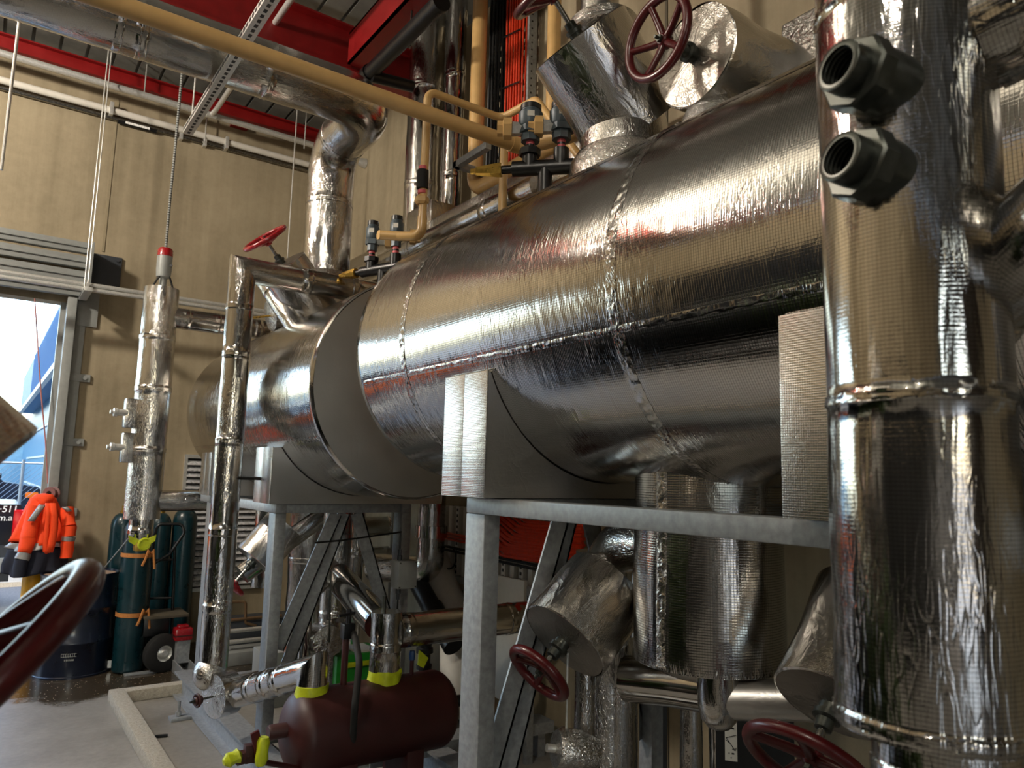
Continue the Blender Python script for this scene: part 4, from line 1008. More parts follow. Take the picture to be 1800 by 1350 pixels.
# lower valve by the standpipe
fc = W(1462, 1237, D=1.92); ax = NA(1462, 1237, -.34, .94, .42)
t = valve('angle_valve', 'foil bonnet with a plain dark end half behind the right standpipe, glossy red wheel below', fc, ax, .148, .34, .165, .172, mat='red', rot=.1, dish=.02, amp=.004)
en = fc - ax * .4; m = MB(); m.sweep([fc - ax * .33, en, en + V((.02, .05, .3))], [.07, .06, .06], 28, .004, 9); m.build('neck_wrap', M['crinkle'], t)
# identification label on a dark cabinet
q = W(1285, 1303, D=2.95); t = thing('electrical_cabinet', (q.x + .1, q.y + .05, 0), 'dark cabinet low behind the sump with a white label', 'cabinet')
n2 = V((-.8, -.6, 0)); sd = V((.6, -.8, 0)); 
m = MB(); b0 = q + sd * .1 - n2 * .005; m.prism([V((b0.x - sd.x * .16, b0.y - sd.y * .16, 0)), V((b0.x + sd.x * .14, b0.y + sd.y * .14, 0)), V((b0.x + sd.x * .14, b0.y + sd.y * .14, q.z + .12)), V((b0.x - sd.x * .16, b0.y - sd.y * .16, q.z + .12))], -n2 * .2); m.build('body', M['black_plastic'], t)
lab = MB(); w, h = .024, .075; u = V((0, 0, 1))
lab.prism([q - sd * w - u * h, q + sd * w - u * h, q + sd * w + u * h, q - sd * w + u * h], n2 * .002); lo = lab.build('label_plate', M['label_white'], t)
mk = MB()
def stroke(x0, y0, x1, y1, th):
    a = q + sd * x0 + u * y0 + n2 * .0028; b = q + sd * x1 + u * y1 + n2 * .0028; mk.bar(a, b, th, .0012, up=n2)
stroke(-.018, .012, .016, -.034, .0028); stroke(-.02, .004, -.006, -.006, .0028); stroke(-.02, .012, .02, .026, .0022); stroke(.016, -.034, .004, -.028, .0025); stroke(.016, -.034, .02, -.022, .0025); stroke(-.014, .054, .012, .05, .006); stroke(-.01, -.046, -.006, -.046, .006); stroke(.002, -.046, .012, -.046, .006); stroke(-.002, -.062, .002, -.062, .005)
mk.build('label_marks', M['black'], lo)
# small foil capped drain by the slim bright pipe
q = W(995, 1318, D=2.6); t = thing('insulated_drain', (q.x, q.y, q.z - .1), 'small foil wrapped drain cap at the foot of the bright slim pipe', 'drain')
n_ = NA(995, 1318, -.9, -.1, .4); m = MB(); m.lathe([(-.12, .05), (-.05, .068), (.02, .072), (.04, .06), (.045, 0)], q, n_, 32, .005, 14); m.build('wrap', M['crinkle'], t)
m = MB(); m.cyl(q + n_ * .03, q + n_ * .075, .014, 10); m.build('nipple', M['galv_bright'], t)
m = MB(); m.cyl(q + V((0, 0, .05)), q + V((0, 0, .5)), .004, 8); m.build('sense_line', M['galv_bright'], t)

# ------------------------------------------------------------------ red receiver under the far vessel
ry, rz, rr = 3.72, .505, .205
xl = W(497, 1262, Y=ry).x; xr = W(792, 1228, Y=ry).x
t = thing('oil_receiver', ((xl + xr) / 2, ry, 0), 'dull maroon horizontal receiver tank low between the skid posts', 'tank')
m = MB(); L = xr - xl; dm = .11
prof = [(dm - dm * cos(a), rr * sin(a)) for a in [pi / 2 * i / 12 for i in range(13)]]; prof[0] = (0, .0005)
prof += [(L - dm + dm * sin(a), rr * cos(a)) for a in [pi / 2 * i / 12 for i in range(13)]]; prof[-1] = (L, .0005)
m.lathe(prof, (xl, ry, rz), (1, 0, 0), 64, cap=False); m.build('shell', M['maroon'], t, 60)
m = MB(); m.lathe([(-.1, .0), (-.1, .03), (-.09, .036), (.06, .036)], (xl + .02, ry - .03, rz + .04), (1, 0, 0), 20); m.build('left_nozzle', M['maroon'], t)
for x in (xl + .3, xl + .68):
    m = MB(); m.box((x - .05, ry - .14, .0), (x + .05, ry + .14, rz - .12), bev=.004); m.build('leg', M['maroon'], t)
nx2 = W(675, 1195, Y=ry).x
zT = W(672, 1112, Y=ry).z
m = MB(); m.lathe([(0, .09), (.05, .088), (.055, .089), (.07, .086)], (nx2, ry, rz + rr - .02), (0, 0, 1), 48, .012, 22); m.build('tape_collar', M['tape'], t)
nx1 = W(548, 1208, Y=ry).x
m = MB(); m.lathe([(-.02, .09), (.0, .086), (.03, .083), (.055, .081)], (nx1, ry, rz + rr - .03), (0, 0, 1), 48, .012, 22); m.build('tape_collar', M['tape'], t)
# drain valve set at its left
dp = W(480, 1322, Y=ry - .2); dz = dp.z
m = MB(); m.cyl((xl + .08, ry - .12, rz - .13), (dp.x - .14, ry - .2, dz - .0), .013, 12); m.build('drain_pipe', M['maroon'], t)
t3 = thing('drain_valve', (dp.x - .1, ry - .2, dz - .1), 'small maroon drain valve with lime tape at the left of the receiver tank', 'valve')
c = W(437, 1328, Y=ry - .22)
m = MB(); m.lathe([(-.06, .02), (-.05, .032), (-.02, .032), (-.015, .022), (.02, .022), (.03, .034), (.055, .034), (.06, .02)], c, (1, .1, .05), 8); m.box((c.x - .022, c.y - .022, c.z - .03), (c.x + .022, c.y + .022, c.z + .05), bev=.008); m.build('valve_body', M['maroon'], t3)
a = W(460, 1345, Y=ry - .23); b = W(449, 1294, Y=ry - .25); m = MB(); m.bar(a, b + (b - a) * .15, .04, .014, up=(0, -1, 0), bev=.004); m.build('lever', M['red'], t3)
k = W(461, 1320, Y=ry - .26); m = MB(); m.lathe([(-.06, .022), (-.03, .03), (.0, .027), (.04, .03), (.06, .02)], k, (.1, 0, 1), 12, .006, 30); m.build('tape_wrap', M['tape'], t3)
k = W(405, 1335, Y=ry - .24); m = MB(); m.lathe([(-.03, .015), (-.01, .034), (.02, .028), (.035, .036), (.05, .012)], k, (1, .1, .25), 12, .009, 30); m.build('tape_wrap', M['tape'], t3)
# sloping foil arm from the corner pipe foot to the left nozzle
t = thing('insulated_pipe', (1.6, 4.3, .6), 'foil arm sloping from the corner pipe foot to the maroon receiver', 'pipe')
s0 = V((px_ + .1, py_ - .14, hs.z + .005)); s1 = V((nx1 + .03, ry + .0, rz + rr + .17))
ps = W(425, 1200, Y=4.66)
zA = W(560, 1178, Y=ry).z
pipe(t, 'arm', [hs + V((.12, -.02, .0)), (nx1 + .0, ry, zA + .0), (nx1, ry, rz + rr + .02)], .078, seams=[.28, .45, .6], amp=.002, seg=40)
# T over the right nozzle
t = thing('insulated_pipe', (nx2, ry, rz + rr), 'foil tee standing on the maroon receiver with a level arm to the right', 'pipe')
pipe(t, 'upright', [(nx2, ry, rz + rr + .045), (nx2, ry, zT + .11)], .084, seams=[.12], seg=40, amp=.003)
pipe(t, 'level_arm', [(nx2 + .06, ry, zT), (nx2 + 1.6, ry, zT - .0)], .092, seams=[.06, .75], seg=40, amp=.003)
m = MB(); m.cyl((nx2 - .01, ry + .02, zT + .1), (nx2 - .01, ry + .02, zT + .19), .012, 10); m.build('vent_stub', M['dark_steel'], t)
b = W(606, 1020, Y=ry + .75); yv_ = 4.85
t = thing('insulated_pipe', b, 'shiny foil pipe slanting down to the foil tee behind the braces', 'pipe')
pipe(t, 'pipe_run', [W(588, 1008, Y=yv_), W(668, 1096, Y=ry + .32)], .095, 'tin', seams=(), amp=.001)
# thermowell pipe and hose on the receiver
c = W(607, 1140, Y=ry); t = thing('sight_pipe', (c.x, ry, rz), 'thin maroon pipe with a black valve and hose on top of the receiver', 'pipe')
m = MB(); m.cyl((c.x, ry, rz + .15), (c.x, ry, c.z + .05), .018, 12); m.build('stem_pipe', M['maroon'], t)
vtop = W(612, 1105, Y=ry); m = MB(); m.box((vtop.x - .035, ry - .03, vtop.z - .05), (vtop.x + .03, ry + .03, vtop.z + .03), bev=.01); m.cyl((vtop.x, ry, vtop.z), (vtop.x, ry, vtop.z + .1), .013, 10); m.cyl((vtop.x - .06, ry - .01, vtop.z + .07), (vtop.x + .03, ry - .01, vtop.z + .08), .008, 8); m.build('valve', M['black'], t)
m = MB(); m.sweep(fillet([vtop + V((.02, -.02, -.02)), W(625, 1125, Y=ry - .06), W(632, 1165, Y=ry - .22), W(624, 1240, Y=ry - .27), W(618, 1330, Y=ry - .15)], .06), .018, 12); m.build('hose', M['rubber'], t)
c = W(724, 1160, Y=ry); t = thing('sight_pipe', (c.x, ry, rz), 'short copper toned pipe with a blue cap beside the foil tee', 'pipe')
m = MB(); m.cyl((c.x, ry, rz + .1), (c.x, ry, c.z), .012, 10); m.build('stem_pipe', M['maroon'], t)
m = MB(); m.lathe([(0, .016), (.03, .018), (.05, .014)], (c.x, ry, c.z), (0, 0, 1), 8); m.build('cap', plain('cap_blue', '1d3f6e', .4), t)
m = MB(); m.prism([V((c.x + .04, ry - .01, c.z + .05)), V((c.x + .1, ry - .01, c.z + .0)), V((c.x + .07, ry - .01, c.z - .05)), V((c.x + .035, ry - .01, c.z - .03))], (0, .01, 0)); m.build('tape_flag', M['tape'], t)
c = W(745, 1180, Y=ry + .1); t = thing('float_switch', (c.x, ry + .1, rz), 'black ribbed fitting under the level foil arm', 'switch')
m = MB(); m.lathe([(0, .03), (.05, .03), (.055, .045), (.08, .045), (.085, .035), (.14, .035), (.145, .05), (.17, .05), (.175, .04), (.26, .04)], (c.x, ry + .1, rz + .14), (0, 0, 1), 20); m.build('body', M['black_plastic'], t)
c = W(793, 1212, Y=ry - .02); t = thing('red_lever_valve', c, 'black stub with a red flanged end at the right of the receiver', 'valve')
m = MB(); m.cyl((xr - .02, ry, rz + .02), (xr + .13, ry - .05, rz + .03), .032, 16); m.build('stub', M['black'], t)
m = MB(); m.lathe([(0, .05), (.05, .055), (.1, .04)], (xr + .12, ry - .05, rz + .03), (1, -.3, .1), 20); m.build('flange', M['red'], t)

# ------------------------------------------------------------------ upright foil pipe with end cap and hand valve, middle background
yv = 4.85
c = W(590, 1000, Y=yv); t = thing('insulated_pipe', (c.x, yv, .5), 'upright foil pipe with a branch seen between the braces of the far frame', 'pipe')
zt_ = W(612, 900, Y=yv).z; pipe(t, 'upright', [(c.x, yv, .35), (c.x, yv, 1.75)], .098, seams=[.5, 1.02], seg=36, amp=.004)
br0 = W(592, 985, Y=yv); br1 = W(545, 1030, Y=yv - .05); pipe(t, 'branch', [br0, br1], .09, 'foil_b', seams=(), seg=32, amp=.004)
c2 = W(541, 1040, Y=yv - .08); pipe(t, 'side_pipe', [(c2.x, yv - .08, .3), (c2.x, yv - .08, c2.z + .02)], .042, seams=[.2])
ec = W(577, 1128, Y=yv - .2); n_ = NA(577, 1128, .3, .1, .93); m = MB(); m.lathe([(-.22, .098), (0, .1)], ec, n_, 40, .004, 10, cap=False); m.build('cap_wrap', M['foil_b'], t)
m = MB(); m.lathe([(0, .1), (.006, .06), (.01, 0)], ec, n_, 40, .006, 14, cap=False); m.build('cap_end', M['crinkle'], t)
m = MB(); m.cyl(ec + n_ * .02 + V((0, 0, .0)), ec + n_ * .03 + V((-.02, 0, .45)), .006, 8); m.build('sense_line', M['dark_steel'], t)
for px, r, lb in ((563, .03, 'galvanised upright standing right behind the side pipe with the end cap'),): pass
c = W(628, 960, Y=5.3); t = thing('insulated_pipe', (c.x, 5.3, .8), 'slim foil pipe with a dark sleeve just right of the branch pipe', 'pipe')
pipe(t, 'pipe_run', [(c.x, 5.3, .1), (c.x, 5.3, 1.9)], .05, seams=[1.1, 1.6])
# level pipes behind
for z0, lb in ((925, 'upper'), (978, 'lower')):
    c = W(650, z0, Y=6.4); t = thing('insulated_pipe', c, lb + ' level foil pipe in the background behind the right brace', 'pipe', 'level foil pipes in the background'); pipe(t, 'pipe_run', [(c.x - .3, 6.4, c.z), (3.2, 6.4, c.z)], .09, seams=[.5])
# foil valve with red lever wheel seen left of the far post
fc = W(447, 985, D=5.0); ax = NA(447, 985, -.66, .75, .1)
t = valve('angle_valve', 'foil valve behind the far left post with its bright red wheel seen edge on', fc, ax, .15, .3, .2, .1, mat='red_bright', dish=.02)
c = W(470, 960, Y=5.6); t = thing('insulated_pipe', (c.x, 5.6, 1), 'pale foil pipe standing just behind the far left skid post', 'pipe')
pipe(t, 'pipe_run', [(c.x, 5.6, .95), (c.x, 5.6, 1.9)], .1, seams=[.3])
c = W(545, 940, Y=5.9); t = thing('insulated_pipe', (c.x, 5.9, .9), 'wide wrinkled foil pipe behind the left brace of the far frame', 'pipe')
pipe(t, 'pipe_run', [(c.x, 5.9, .2), (c.x, 5.9, 2.0)], .16, 'foil_b', seams=[.9], amp=.008)
t = thing('insulated_pipe', W(500, 985, Y=5.5), 'foil pipe slanting up to the right behind the left brace', 'pipe')
pipe(t, 'pipe_run', [W(425, 1010, Y=5.3), W(570, 905, Y=5.3)], .07, seams=(), amp=.003)

# junction box on the far right post
c = W(707, 1008, Y=4.5); t = thing('junction_box', c, 'pale grey junction box on the far frame right post', 'junction box')
m = MB(); m.box((c.x - .07, 4.42, c.z - .09), (c.x + .07, 4.53, c.z + .09), bev=.006); m.build('case', M['grey_paint'], t)
m = MB(); 
for sx in (-1, 1):
    for sz in (-1, 1): m.cyl((c.x + sx * .058, 4.415, c.z + sz * .078), (c.x + sx * .058, 4.422, c.z + sz * .078), .005, 8)
m.build('lid_screws', M['dark_steel'], t)
for dz in (.1, -.1):
    m = MB(); sg = 1 if dz > 0 else -1; m.lathe([(0, .018), (.03, .018), (.035, .012), (.07, .012)], (c.x - .04, 4.47, c.z + dz * .92), (0, 0, sg), 8); m.build('cable_gland', M['dark_grey'], t)
m = MB(); m.sweep([(c.x - .04, 4.47, c.z - .15), (c.x - .04, 4.47, c.z - .4), (c.x - .05, 4.5, .22)], .006, 8); m.sweep([(c.x - .04, 4.47, c.z + .15), (c.x - .04, 4.47, 1.42), (1.9, 4.44, 1.38), (1.72, 4.44, 1.37)], .006, 8); m.build('lead', M['black'], t)
# background right of the far frame: foil down pipe with clamp, elbow, black and white pipes
xb = 2.95
yb = W(757, 960, X=xb).y
t = thing('insulated_pipe', (xb, yb, .9), 'foil down pipe with a clamp and foot bend, left of the near skid post', 'pipe')
ze = W(745, 1000, X=xb).z
pipe(t, 'pipe_run', [(xb, yb, 2.6), (xb, yb, ze), (xb - .25, yb + .5, ze - .02)], .11, fil=.1, seams=[.55, .9], seg=36, amp=.003)
m = MB(); zc = W(757, 935, X=xb).z; m.lathe([(0, .116), (.0, .128), (.09, .128), (.09, .116)], (xb, yb, zc - .04), (0, 0, 1), 32, cap=False); m.build('clamp', M['tin'], t)
a = W(735, 1025, X=2.9); b = W(768, 1085, X=2.9)
t = thing('black_hose_pipe', b, 'thick black pipe slanting down beside the white pipe', 'pipe')
m = MB(); d = (b - a); m.sweep([a, b, b + d * .8], .075, 22); m.sweep([b - d * .25, b + d * .1], .088, 22); m.build('tube', M['black_plastic'], t)
a = W(770, 1015, X=3.1); b = W(805, 1110, X=3.1)
t = thing('white_pipe', b, 'broad white pipe curving down beside the black pipe', 'pipe')
m = MB(); m.sweep(fillet([a + (a - b) * .3, a, b, V((b.x, b.y - .05, .02))], .2), .14, 28); m.build('tube', M['white_paint'], t)
# slotted trunking panel on the side wall with cables
pa = W(783, 888, X=3.24); pb = W(1010, 890, X=3.24); zt_ = pa.z; zb2 = W(783, 1005, X=3.24).z
t = thing('cable_trunking', (3.24, (pa.y + pb.y) / 2, zb2), 'white slotted cable trunking panel on the side wall behind the near post', 'trunking')
m = MB(); m.box((3.27, pb.y, zb2), (3.299, pa.y, zt_)); m.build('back_panel', M['black'], t)
n = max(4, int((pa.y - pb.y) / .11))
for i in range(n):
    y = pa.y - .02 - i * .11; m = MB(); m.box((3.2, y - .05, zb2), (3.272, y, zt_), bev=.003); o = m.build('duct_strip', M['white_paint'], t)
    if i % 2 == 0:
        s = MB()
        for k in range(int((zt_ - zb2) / .045)): s.box((3.198, y - .036, zb2 + .015 + k * .045), (3.2005, y - .014, zb2 + .038 + k * .045))
        s.build('slot_row', M['black'], o)
m = MB(); m.box((3.18, pb.y, zb2 - .05), (3.3, pa.y + .05, zb2)); m.build('bottom_rail', M['grey_paint'], t)
ybase = W(878, 930, X=3.1).y
for i in range(14):
    z = W(930, 915 + i * 5.2, X=3.14).z; y1 = pb.y - .2; y0 = W(880 - 4 * (i % 4), 925, X=3.14).y + .02 * i
    pts = [(3.15 - .012 * (i % 2), y1, z), (3.15, y0 - .3, z - .01), (3.15, y0 + .0, z + .12), (3.16, y0 + .06, z + .5)] 
    cable('orange cable swept along the wall trunking behind the near brace', pts, .013, 'orange_cable', 'orange cables at the trunking', 'orange_cable', 8)
for i in range(3):
    z = W(800, 938 + i * 5, X=3.15).z; cable('orange cable crossing the trunking left of the near post', [(3.16, pa.y + .15, z), (3.15, pa.y - .4, z - .01), (3.16, pb.y + .2, z - .03)], .010, 'orange_cable', 'orange cables crossing the trunking', 'orange_cable')
for i in range(2):
    z = W(800, 962 + i * 6, X=3.15).z; cable('black cable crossing the trunking left of the near post', [(3.16, pa.y + .15, z), (3.15, pa.y - .4, z - .01), (3.16, pb.y + .2, z - .03)], .010, 'rubber', 'black cables crossing the trunking', 'black_cable')
q = W(788, 980, X=3.12); m = MB(); m.torus(q, (1, .2, 0), .09, .006, 36, 8); tag(m.build('cable_loop', M['black']), 'loop of thin black cable hanging on the white trunking', 'cable')
# low steel tray and upright at the back of the skid
a = W(905, 1282, Z=.22); m = MB(); 
t = thing('cable_tray', (2.6, 3.4, .2), 'dark low steel tray running level behind the near post', 'tray')
ta, tb = W(640, 1322, Z=.22), W(960, 1262, Z=.22)
m = MB(); m.bar(ta, tb, .16, .012); m.bar(ta + V((0, -.08, -.03)), tb + V((0, -.08, -.03)), .012, .07); m.bar(ta + V((0, .08, -.03)), tb + V((0, .08, -.03)), .012, .07)
m.build('tray_body', M['galv'], t)
for f in (.15, .6, .95):
    k = ta.lerp(tb, f); m = MB(); m.box((k.x - .03, k.y - .04, 0), (k.x + .03, k.y + .04, k.z - .03)); m.build('foot', M['galv'], t)
q = W(930, 1220, X=3.0); t = thing('slotted_upright', (q.x, q.y, 0), 'slotted steel upright near the dark red wheel', 'post')
m = MB(); m.box((q.x - .025, q.y - .02, .0), (q.x + .025, q.y + .02, 1.1), bev=.002); m.build('channel', M['galv'], t)
m = MB()
for k in range(14): m.box((q.x - .0255, q.y - .008, .3 + k * .055), (q.x - .0245, q.y + .008, .325 + k * .055))
m.build('slots', M['black'], t)
q = W(893, 1195, X=3.1); t = thing('wall_board', q, 'pale board leaning behind the near post', 'board')
m = MB(); m.box((3.1, q.y - .16, .26), (3.13, q.y + .2, 1.1), bev=.004); m.build('board', M['label_white'], t)
q = W(912, 1225, X=2.9); t = thing('red_clamp', q, 'small red and black clamp on the low tray', 'clamp')
m = MB(); m.torus(q, (.3, -1, 0), .055, .009, 24, 8); m.build('red_ring', M['red'], t); m = MB(); m.box((q.x - .02, q.y + .02, q.z - .05), (q.x + .08, q.y + .05, q.z + .09), bev=.006); m.build('black_body', M['black'], t)

# ------------------------------------------------------------------ floor things by the door wall
c = W(133, 1172, Z=0); 
t = thing('oil_drum', (.9, 7.3, 0), 'dark navy oil drum with two ribs behind the big foreground hand wheel', 'drum')
dc = V((.83, 7.74, 0)); R = .305; H = .86
prof = [(0, R - .01), (.0, R + .006), (.015, R + .006), (.02, R)]
for zc_ in (.29, .57): prof += [(zc_ - .025, R), (zc_ - .008, R + .011), (zc_ + .008, R + .011), (zc_ + .025, R)]
prof += [(H - .02, R), (H - .012, R + .007), (H, R + .007), (H, R - .006), (H - .02, R - .01)]
m = MB(); m.lathe(prof, dc, (0, 0, 1), 64, cap=False); m.build('shell', M['navy'], t, 50)
m = MB(); m.lathe([(H - .02, R - .008), (H - .018, R * .5), (H - .018, 0)], dc, (0, 0, 1), 48, cap=False); m.build('lid', plain('rusty_lid', 'a8917f', .6, .1, .2, 20), t)
m = MB(); vd = V((-dc.x, -dc.y, 0)).normalized(); ang0 = atan2(vd.y, vd.x) - .12
def dstroke(da, dz, w, h):
    a = ang0 + da; p = dc + V((cos(a) * (R + .001), sin(a) * (R + .001), .2 + dz)); s = V((-sin(a), cos(a), 0)) * w / 2; u = V((0, 0, h / 2)); m.poly([p - s - u, p + s - u, p + s + u, p - s + u])
for i in range(7):
    for dx, dz, w, h in ((0, 0, .004, .03), (.02, .012, .012, .004), (.02, -.012, .012, .004)): dstroke(-.16 + i * .055 + dx, dz, w, h)
for i in range(5): dstroke(-.06 + i * .05, -.04, .01, .014)
m.build('stencil_marks', M['grey_paint'], t)
# bollard with the work jacket
bc = V((.485, 8.02, 0)); t = thing('bollard', bc, 'yellow bollard by the door jamb under the orange work jacket', 'bollard')
m = MB(); m.lathe([(0, .08), (1.0, .08), (1.03, .075), (1.05, .05), (1.055, 0)], bc, (0, 0, 1), 32); m.build('tube', M['bollard'], t)
m = MB(); m.box((bc.x - .13, bc.y - .13, 0), (bc.x + .13, bc.y + .13, .012), bev=.003); m.build('base_plate', M['bollard'], t)
k = W(86, 867, Y=8.0); t = thing('tape_reel', k, 'small dark reel with a pale rim above the orange jacket', 'reel')
m = MB(); m.lathe([(0, .02), (0, .056), (.012, .058), (.016, .04), (.07, .04), (.074, .058), (.086, .056), (.086, .02)], k, (.55, .8, 0), 24); m.build('spool', plain('reel_pink', '7d5a58', .5), t)
m = MB(); m.lathe([(-.003, .021), (.0, .021), (.02, .0)], k, (.55, .8, 0), 16); m.build('hub', M['black'], t)
m = MB(); m.cyl((bc.x + .02, bc.y + .05, 1.04), (k.x + .03, k.y + .06, k.z), .015, 10); m.build('support_arm', M['dark_steel'], t)
jt = thing('work_jacket', (bc.x, bc.y, .9), 'orange hi-vis work jacket with grey bands and navy hem hung over the bollard', 'jacket')
# a draped cone of cloth: rows go down from the gathered collar
def cloth(name, mat, z0, z1, f0, f1, a0, a1, thick=.006, ph=0, fold=.022):
    n, k = 44, 12; rows = []
    for i in range(k + 1):
        tt = i / k; z = z0 + (z1 - z0) * tt; row = []
        for j in range(n + 1):
            a = a0 + (a1 - a0) * j / n; q = (f0 + (f1 - f0) * tt)
            r = q + fold * tt * sin(a * 9 + ph + 2 * tt) + .016 * noise.noise(V((cos(a) * 5, sin(a) * 5, z * 6)))
            dz = -.02 * sin(a * 3 + ph) * tt
            row.append(V((jx + r * cos(a) * 1.25, jy + r * sin(a) * .8, z + dz)))
        rows.append(row)
    m = MB(); m.quadgrid(rows, False)
    o = m.build(name, M[mat], jt, 80); md = o.modifiers.new('cloth_thickness', 'SOLIDIFY'); md.thickness = thick; md.offset = 1; return o
jx, jy = bc.x + .015, bc.y - .02
zt0 = W(85, 875, Y=8.0).z; zb0 = W(85, 1010, Y=8.0).z; hh = zt0 - zb0
cloth('orange_shell', 'hivis', zt0, zt0 - hh * .58, .075, .17, 0, 2 * pi, ph=.4)
cloth('reflective_band', 'reflective', zt0 - hh * .575, zt0 - hh * .655, .172, .182, 0, 2 * pi, ph=1.6)
cloth('navy_hem', 'navy_cloth', zt0 - hh * .65, zb0 + .02, .18, .185, 0, 2 * pi, ph=1.8)
m = MB(); m.lathe([(-.05, .08), (-.0, .09), (.03, .07), (.04, .02)], (jx, jy, zt0), (0, 0, 1), 28, .02, 12); m.build('collar', M['hivis'], jt, 80)
def sleeve(pts, rad, mats):
    pts = [V(p) for p in pts]
    n = len(pts)
    for a in range(n - 1):
        m = MB(); m.sweep([pts[a].lerp(pts[a + 1], q / 4) for q in range(5)], [rad[a] + (rad[a + 1] - rad[a]) * q / 4 for q in range(5)], 20, .014, 14); m.build(mats[a][0], M[mats[a][1]], jt, 80)
def JP(px, py, y): return W(px, py, Y=y)
sleeve([JP(62, 890, 7.93), JP(50, 945, 7.88), JP(43, 972, 7.86), JP(38, 984, 7.85), JP(32, 1014, 7.84)], [.06, .062, .055, .054, .05], [('sleeve', 'hivis'), ('sleeve', 'hivis'), ('sleeve_band', 'reflective'), ('cuff', 'navy_cloth')])
sleeve([JP(118, 893, 7.93), JP(121, 925, 7.88), JP(121, 943, 7.87), JP(119, 951, 7.87), JP(117, 980, 7.87)], [.05, .062, .056, .056, .05], [('sleeve', 'hivis'), ('sleeve', 'hivis'), ('sleeve_band', 'reflective'), ('sleeve', 'hivis')])
def strip(name, mat, pts, w, y):
    P = [JP(a, b, y) for a, b in pts]; m = MB(); rows = [[p + V((-w / 2, 0, 0)), p + V((-w / 4, -.012, 0)), p + V((w / 4, -.012, 0)), p + V((w / 2, 0, 0))] for p in P]; m.quadgrid(rows, False); o = m.build(name, M[mat], jt, 80); md = o.modifiers.new('cloth_thickness', 'SOLIDIFY'); md.thickness = .008; return o
strip('hanging_flap', 'hivis', ((84, 884), (85, 905), (83, 930), (80, 955), (80, 969), (84, 972), (89, 965)), .03, 7.80)
strip('hanging_flap', 'hivis', ((92, 884), (96, 905), (95, 930), (91, 955), (86, 971)), .05, 7.79)
strip('shoulder_band', 'reflective', ((75, 887), (68, 897), (60, 908), (55, 916)), .045, 7.83)
strip('shoulder_band', 'reflective', ((113, 891), (118, 895), (122, 899)), .035, 7.85)
# gas bottles
def bottle(name, x, y, r, h, label, lean=0):
    t = thing(name, (x, y, 0), label, 'gas cylinder', 'teal gas cylinders')
    prof = [(0, r * .8), (.01, r * .96), (.03, r), (h - .16, r)] + [(h - .16 + .14 * sin(a), r * (.28 + .72 * cos(a))) for a in [pi / 2 * i / 8 for i in range(1, 9)]]
    m = MB(); m.lathe(prof, (x, y, 0), (0, 0, 1), 40); m.build('bottle_shell', M['teal'], t, 50)
    m = MB(); m.lathe([(h - .03, .04), (h + .0, .04), (h + .01, .028), (h + .05, .028)], (x, y, 0), (0, 0, 1), 14); m.build('neck_valve', M['brass'], t); return t
bottle('gas_cylinder', 1.235, 7.5, .125, 1.36, 'teal gas cylinder strapped to the trolley, nearest of the four')
bottle('gas_cylinder', 1.20, 8.14, .115, 1.38, 'teal gas cylinder mostly hidden at the left, standing against the wall')
bottle('gas_cylinder', 1.52, 8.1, .11, 1.38, 'teal gas cylinder in the shadow between the trolley and the rightmost cylinder')
xg = W(315, 1000, Y=8.1).x; bottle('gas_cylinder', xg + .02, 8.1, .118, 1.42, 'rightmost teal gas cylinder beside the bright louvre')
t = thing('cylinder_trolley', (1.6, 7.62, 0), 'black two wheeled cylinder trolley with tan straps and a worn board', 'trolley')
m = MB()
for dx in (.0, .22): m.cyl((1.39 + dx, 7.64 - dx * .3, .1), (1.39 + dx * .8, 7.64 - dx * .3, 1.12), .014, 10)
m.sweep(fillet([(1.39, 7.64, 1.1), (1.41, 7.64, 1.28), (1.62, 7.6, 1.28), (1.64, 7.56, 1.2), (1.52, 7.56, 1.0), (1.4, 7.56, .93), (1.3, 7.56, .93)], .05), .014, 10)
for z in (.25, .6, .95): m.cyl((1.39, 7.64, z), (1.58, 7.58, z), .01, 8)
m.build('frame', M['black'], t)
m = MB(); m.box((1.19, 7.3, .0), (1.45, 7.36, .018), bev=.003); m.build('toe_plate', M['galv'], t)
for z in (1.02, .5):
    m = MB(); m.lathe([(-.018, .127), (-.018, .1305), (.018, .1305), (.018, .127)], (1.235, 7.5, z), (.04, 0, 1), 40, .002, 20, cap=False)
    k = W(262, 962 if z > .9 else 1066, Y=7.36)
    for s_, l_ in ((-1, .09), (.5, .12)): m.sweep([V((1.335, 7.40, z + .01)), V((1.335 + .03 * s_, 7.365, z + .04)), V((1.335 + .05 * s_, 7.365, z - l_ * .4)), V((1.335 + .07 * s_, 7.37, z - l_))], .011, 6)
    m.build('strap', M['strap'], t)
wc = W(288, 1133, Y=7.3); wheel(t, (wc.x, 7.32, .165), .165, .085, ax=(-.25, 1, 0), k=.42)
m = MB(); m.cyl((wc.x, 7.3, .165), (wc.x + .02, 7.75, .165), .014, 10); m.build('axle', M['black'], t)
m = MB(); b_ = W(285, 1080, Y=7.45); m.box((b_.x - .17, 7.3, b_.z - .012), (b_.x + .2, 7.68, b_.z + .012), bev=.003); m.build('worn_board', M['spec_wood'], t)
m = MB(); m.box((b_.x - .16, 7.38, .3), (b_.x + .06, 7.62, b_.z - .014), bev=.02); m.build('tool_tray', M['black'], t)
q = W(322, 1113, Y=7.25); t = thing('red_box', q, 'small red plastic box by the trolley wheel', 'box')
m = MB(); m.box((q.x - .075, 7.2, q.z - .06), (q.x + .075, 7.34, q.z + .05), bev=.02); m.box((q.x - .05, 7.22, q.z + .05), (q.x + .04, 7.3, q.z + .075), bev=.01); m.build('case', M['red_bright'], t)
m = MB(); m.box((q.x - .078, 7.198, q.z - .02), (q.x + .078, 7.342, q.z - .01)); m.build('lid_line', M['maroon'], t)
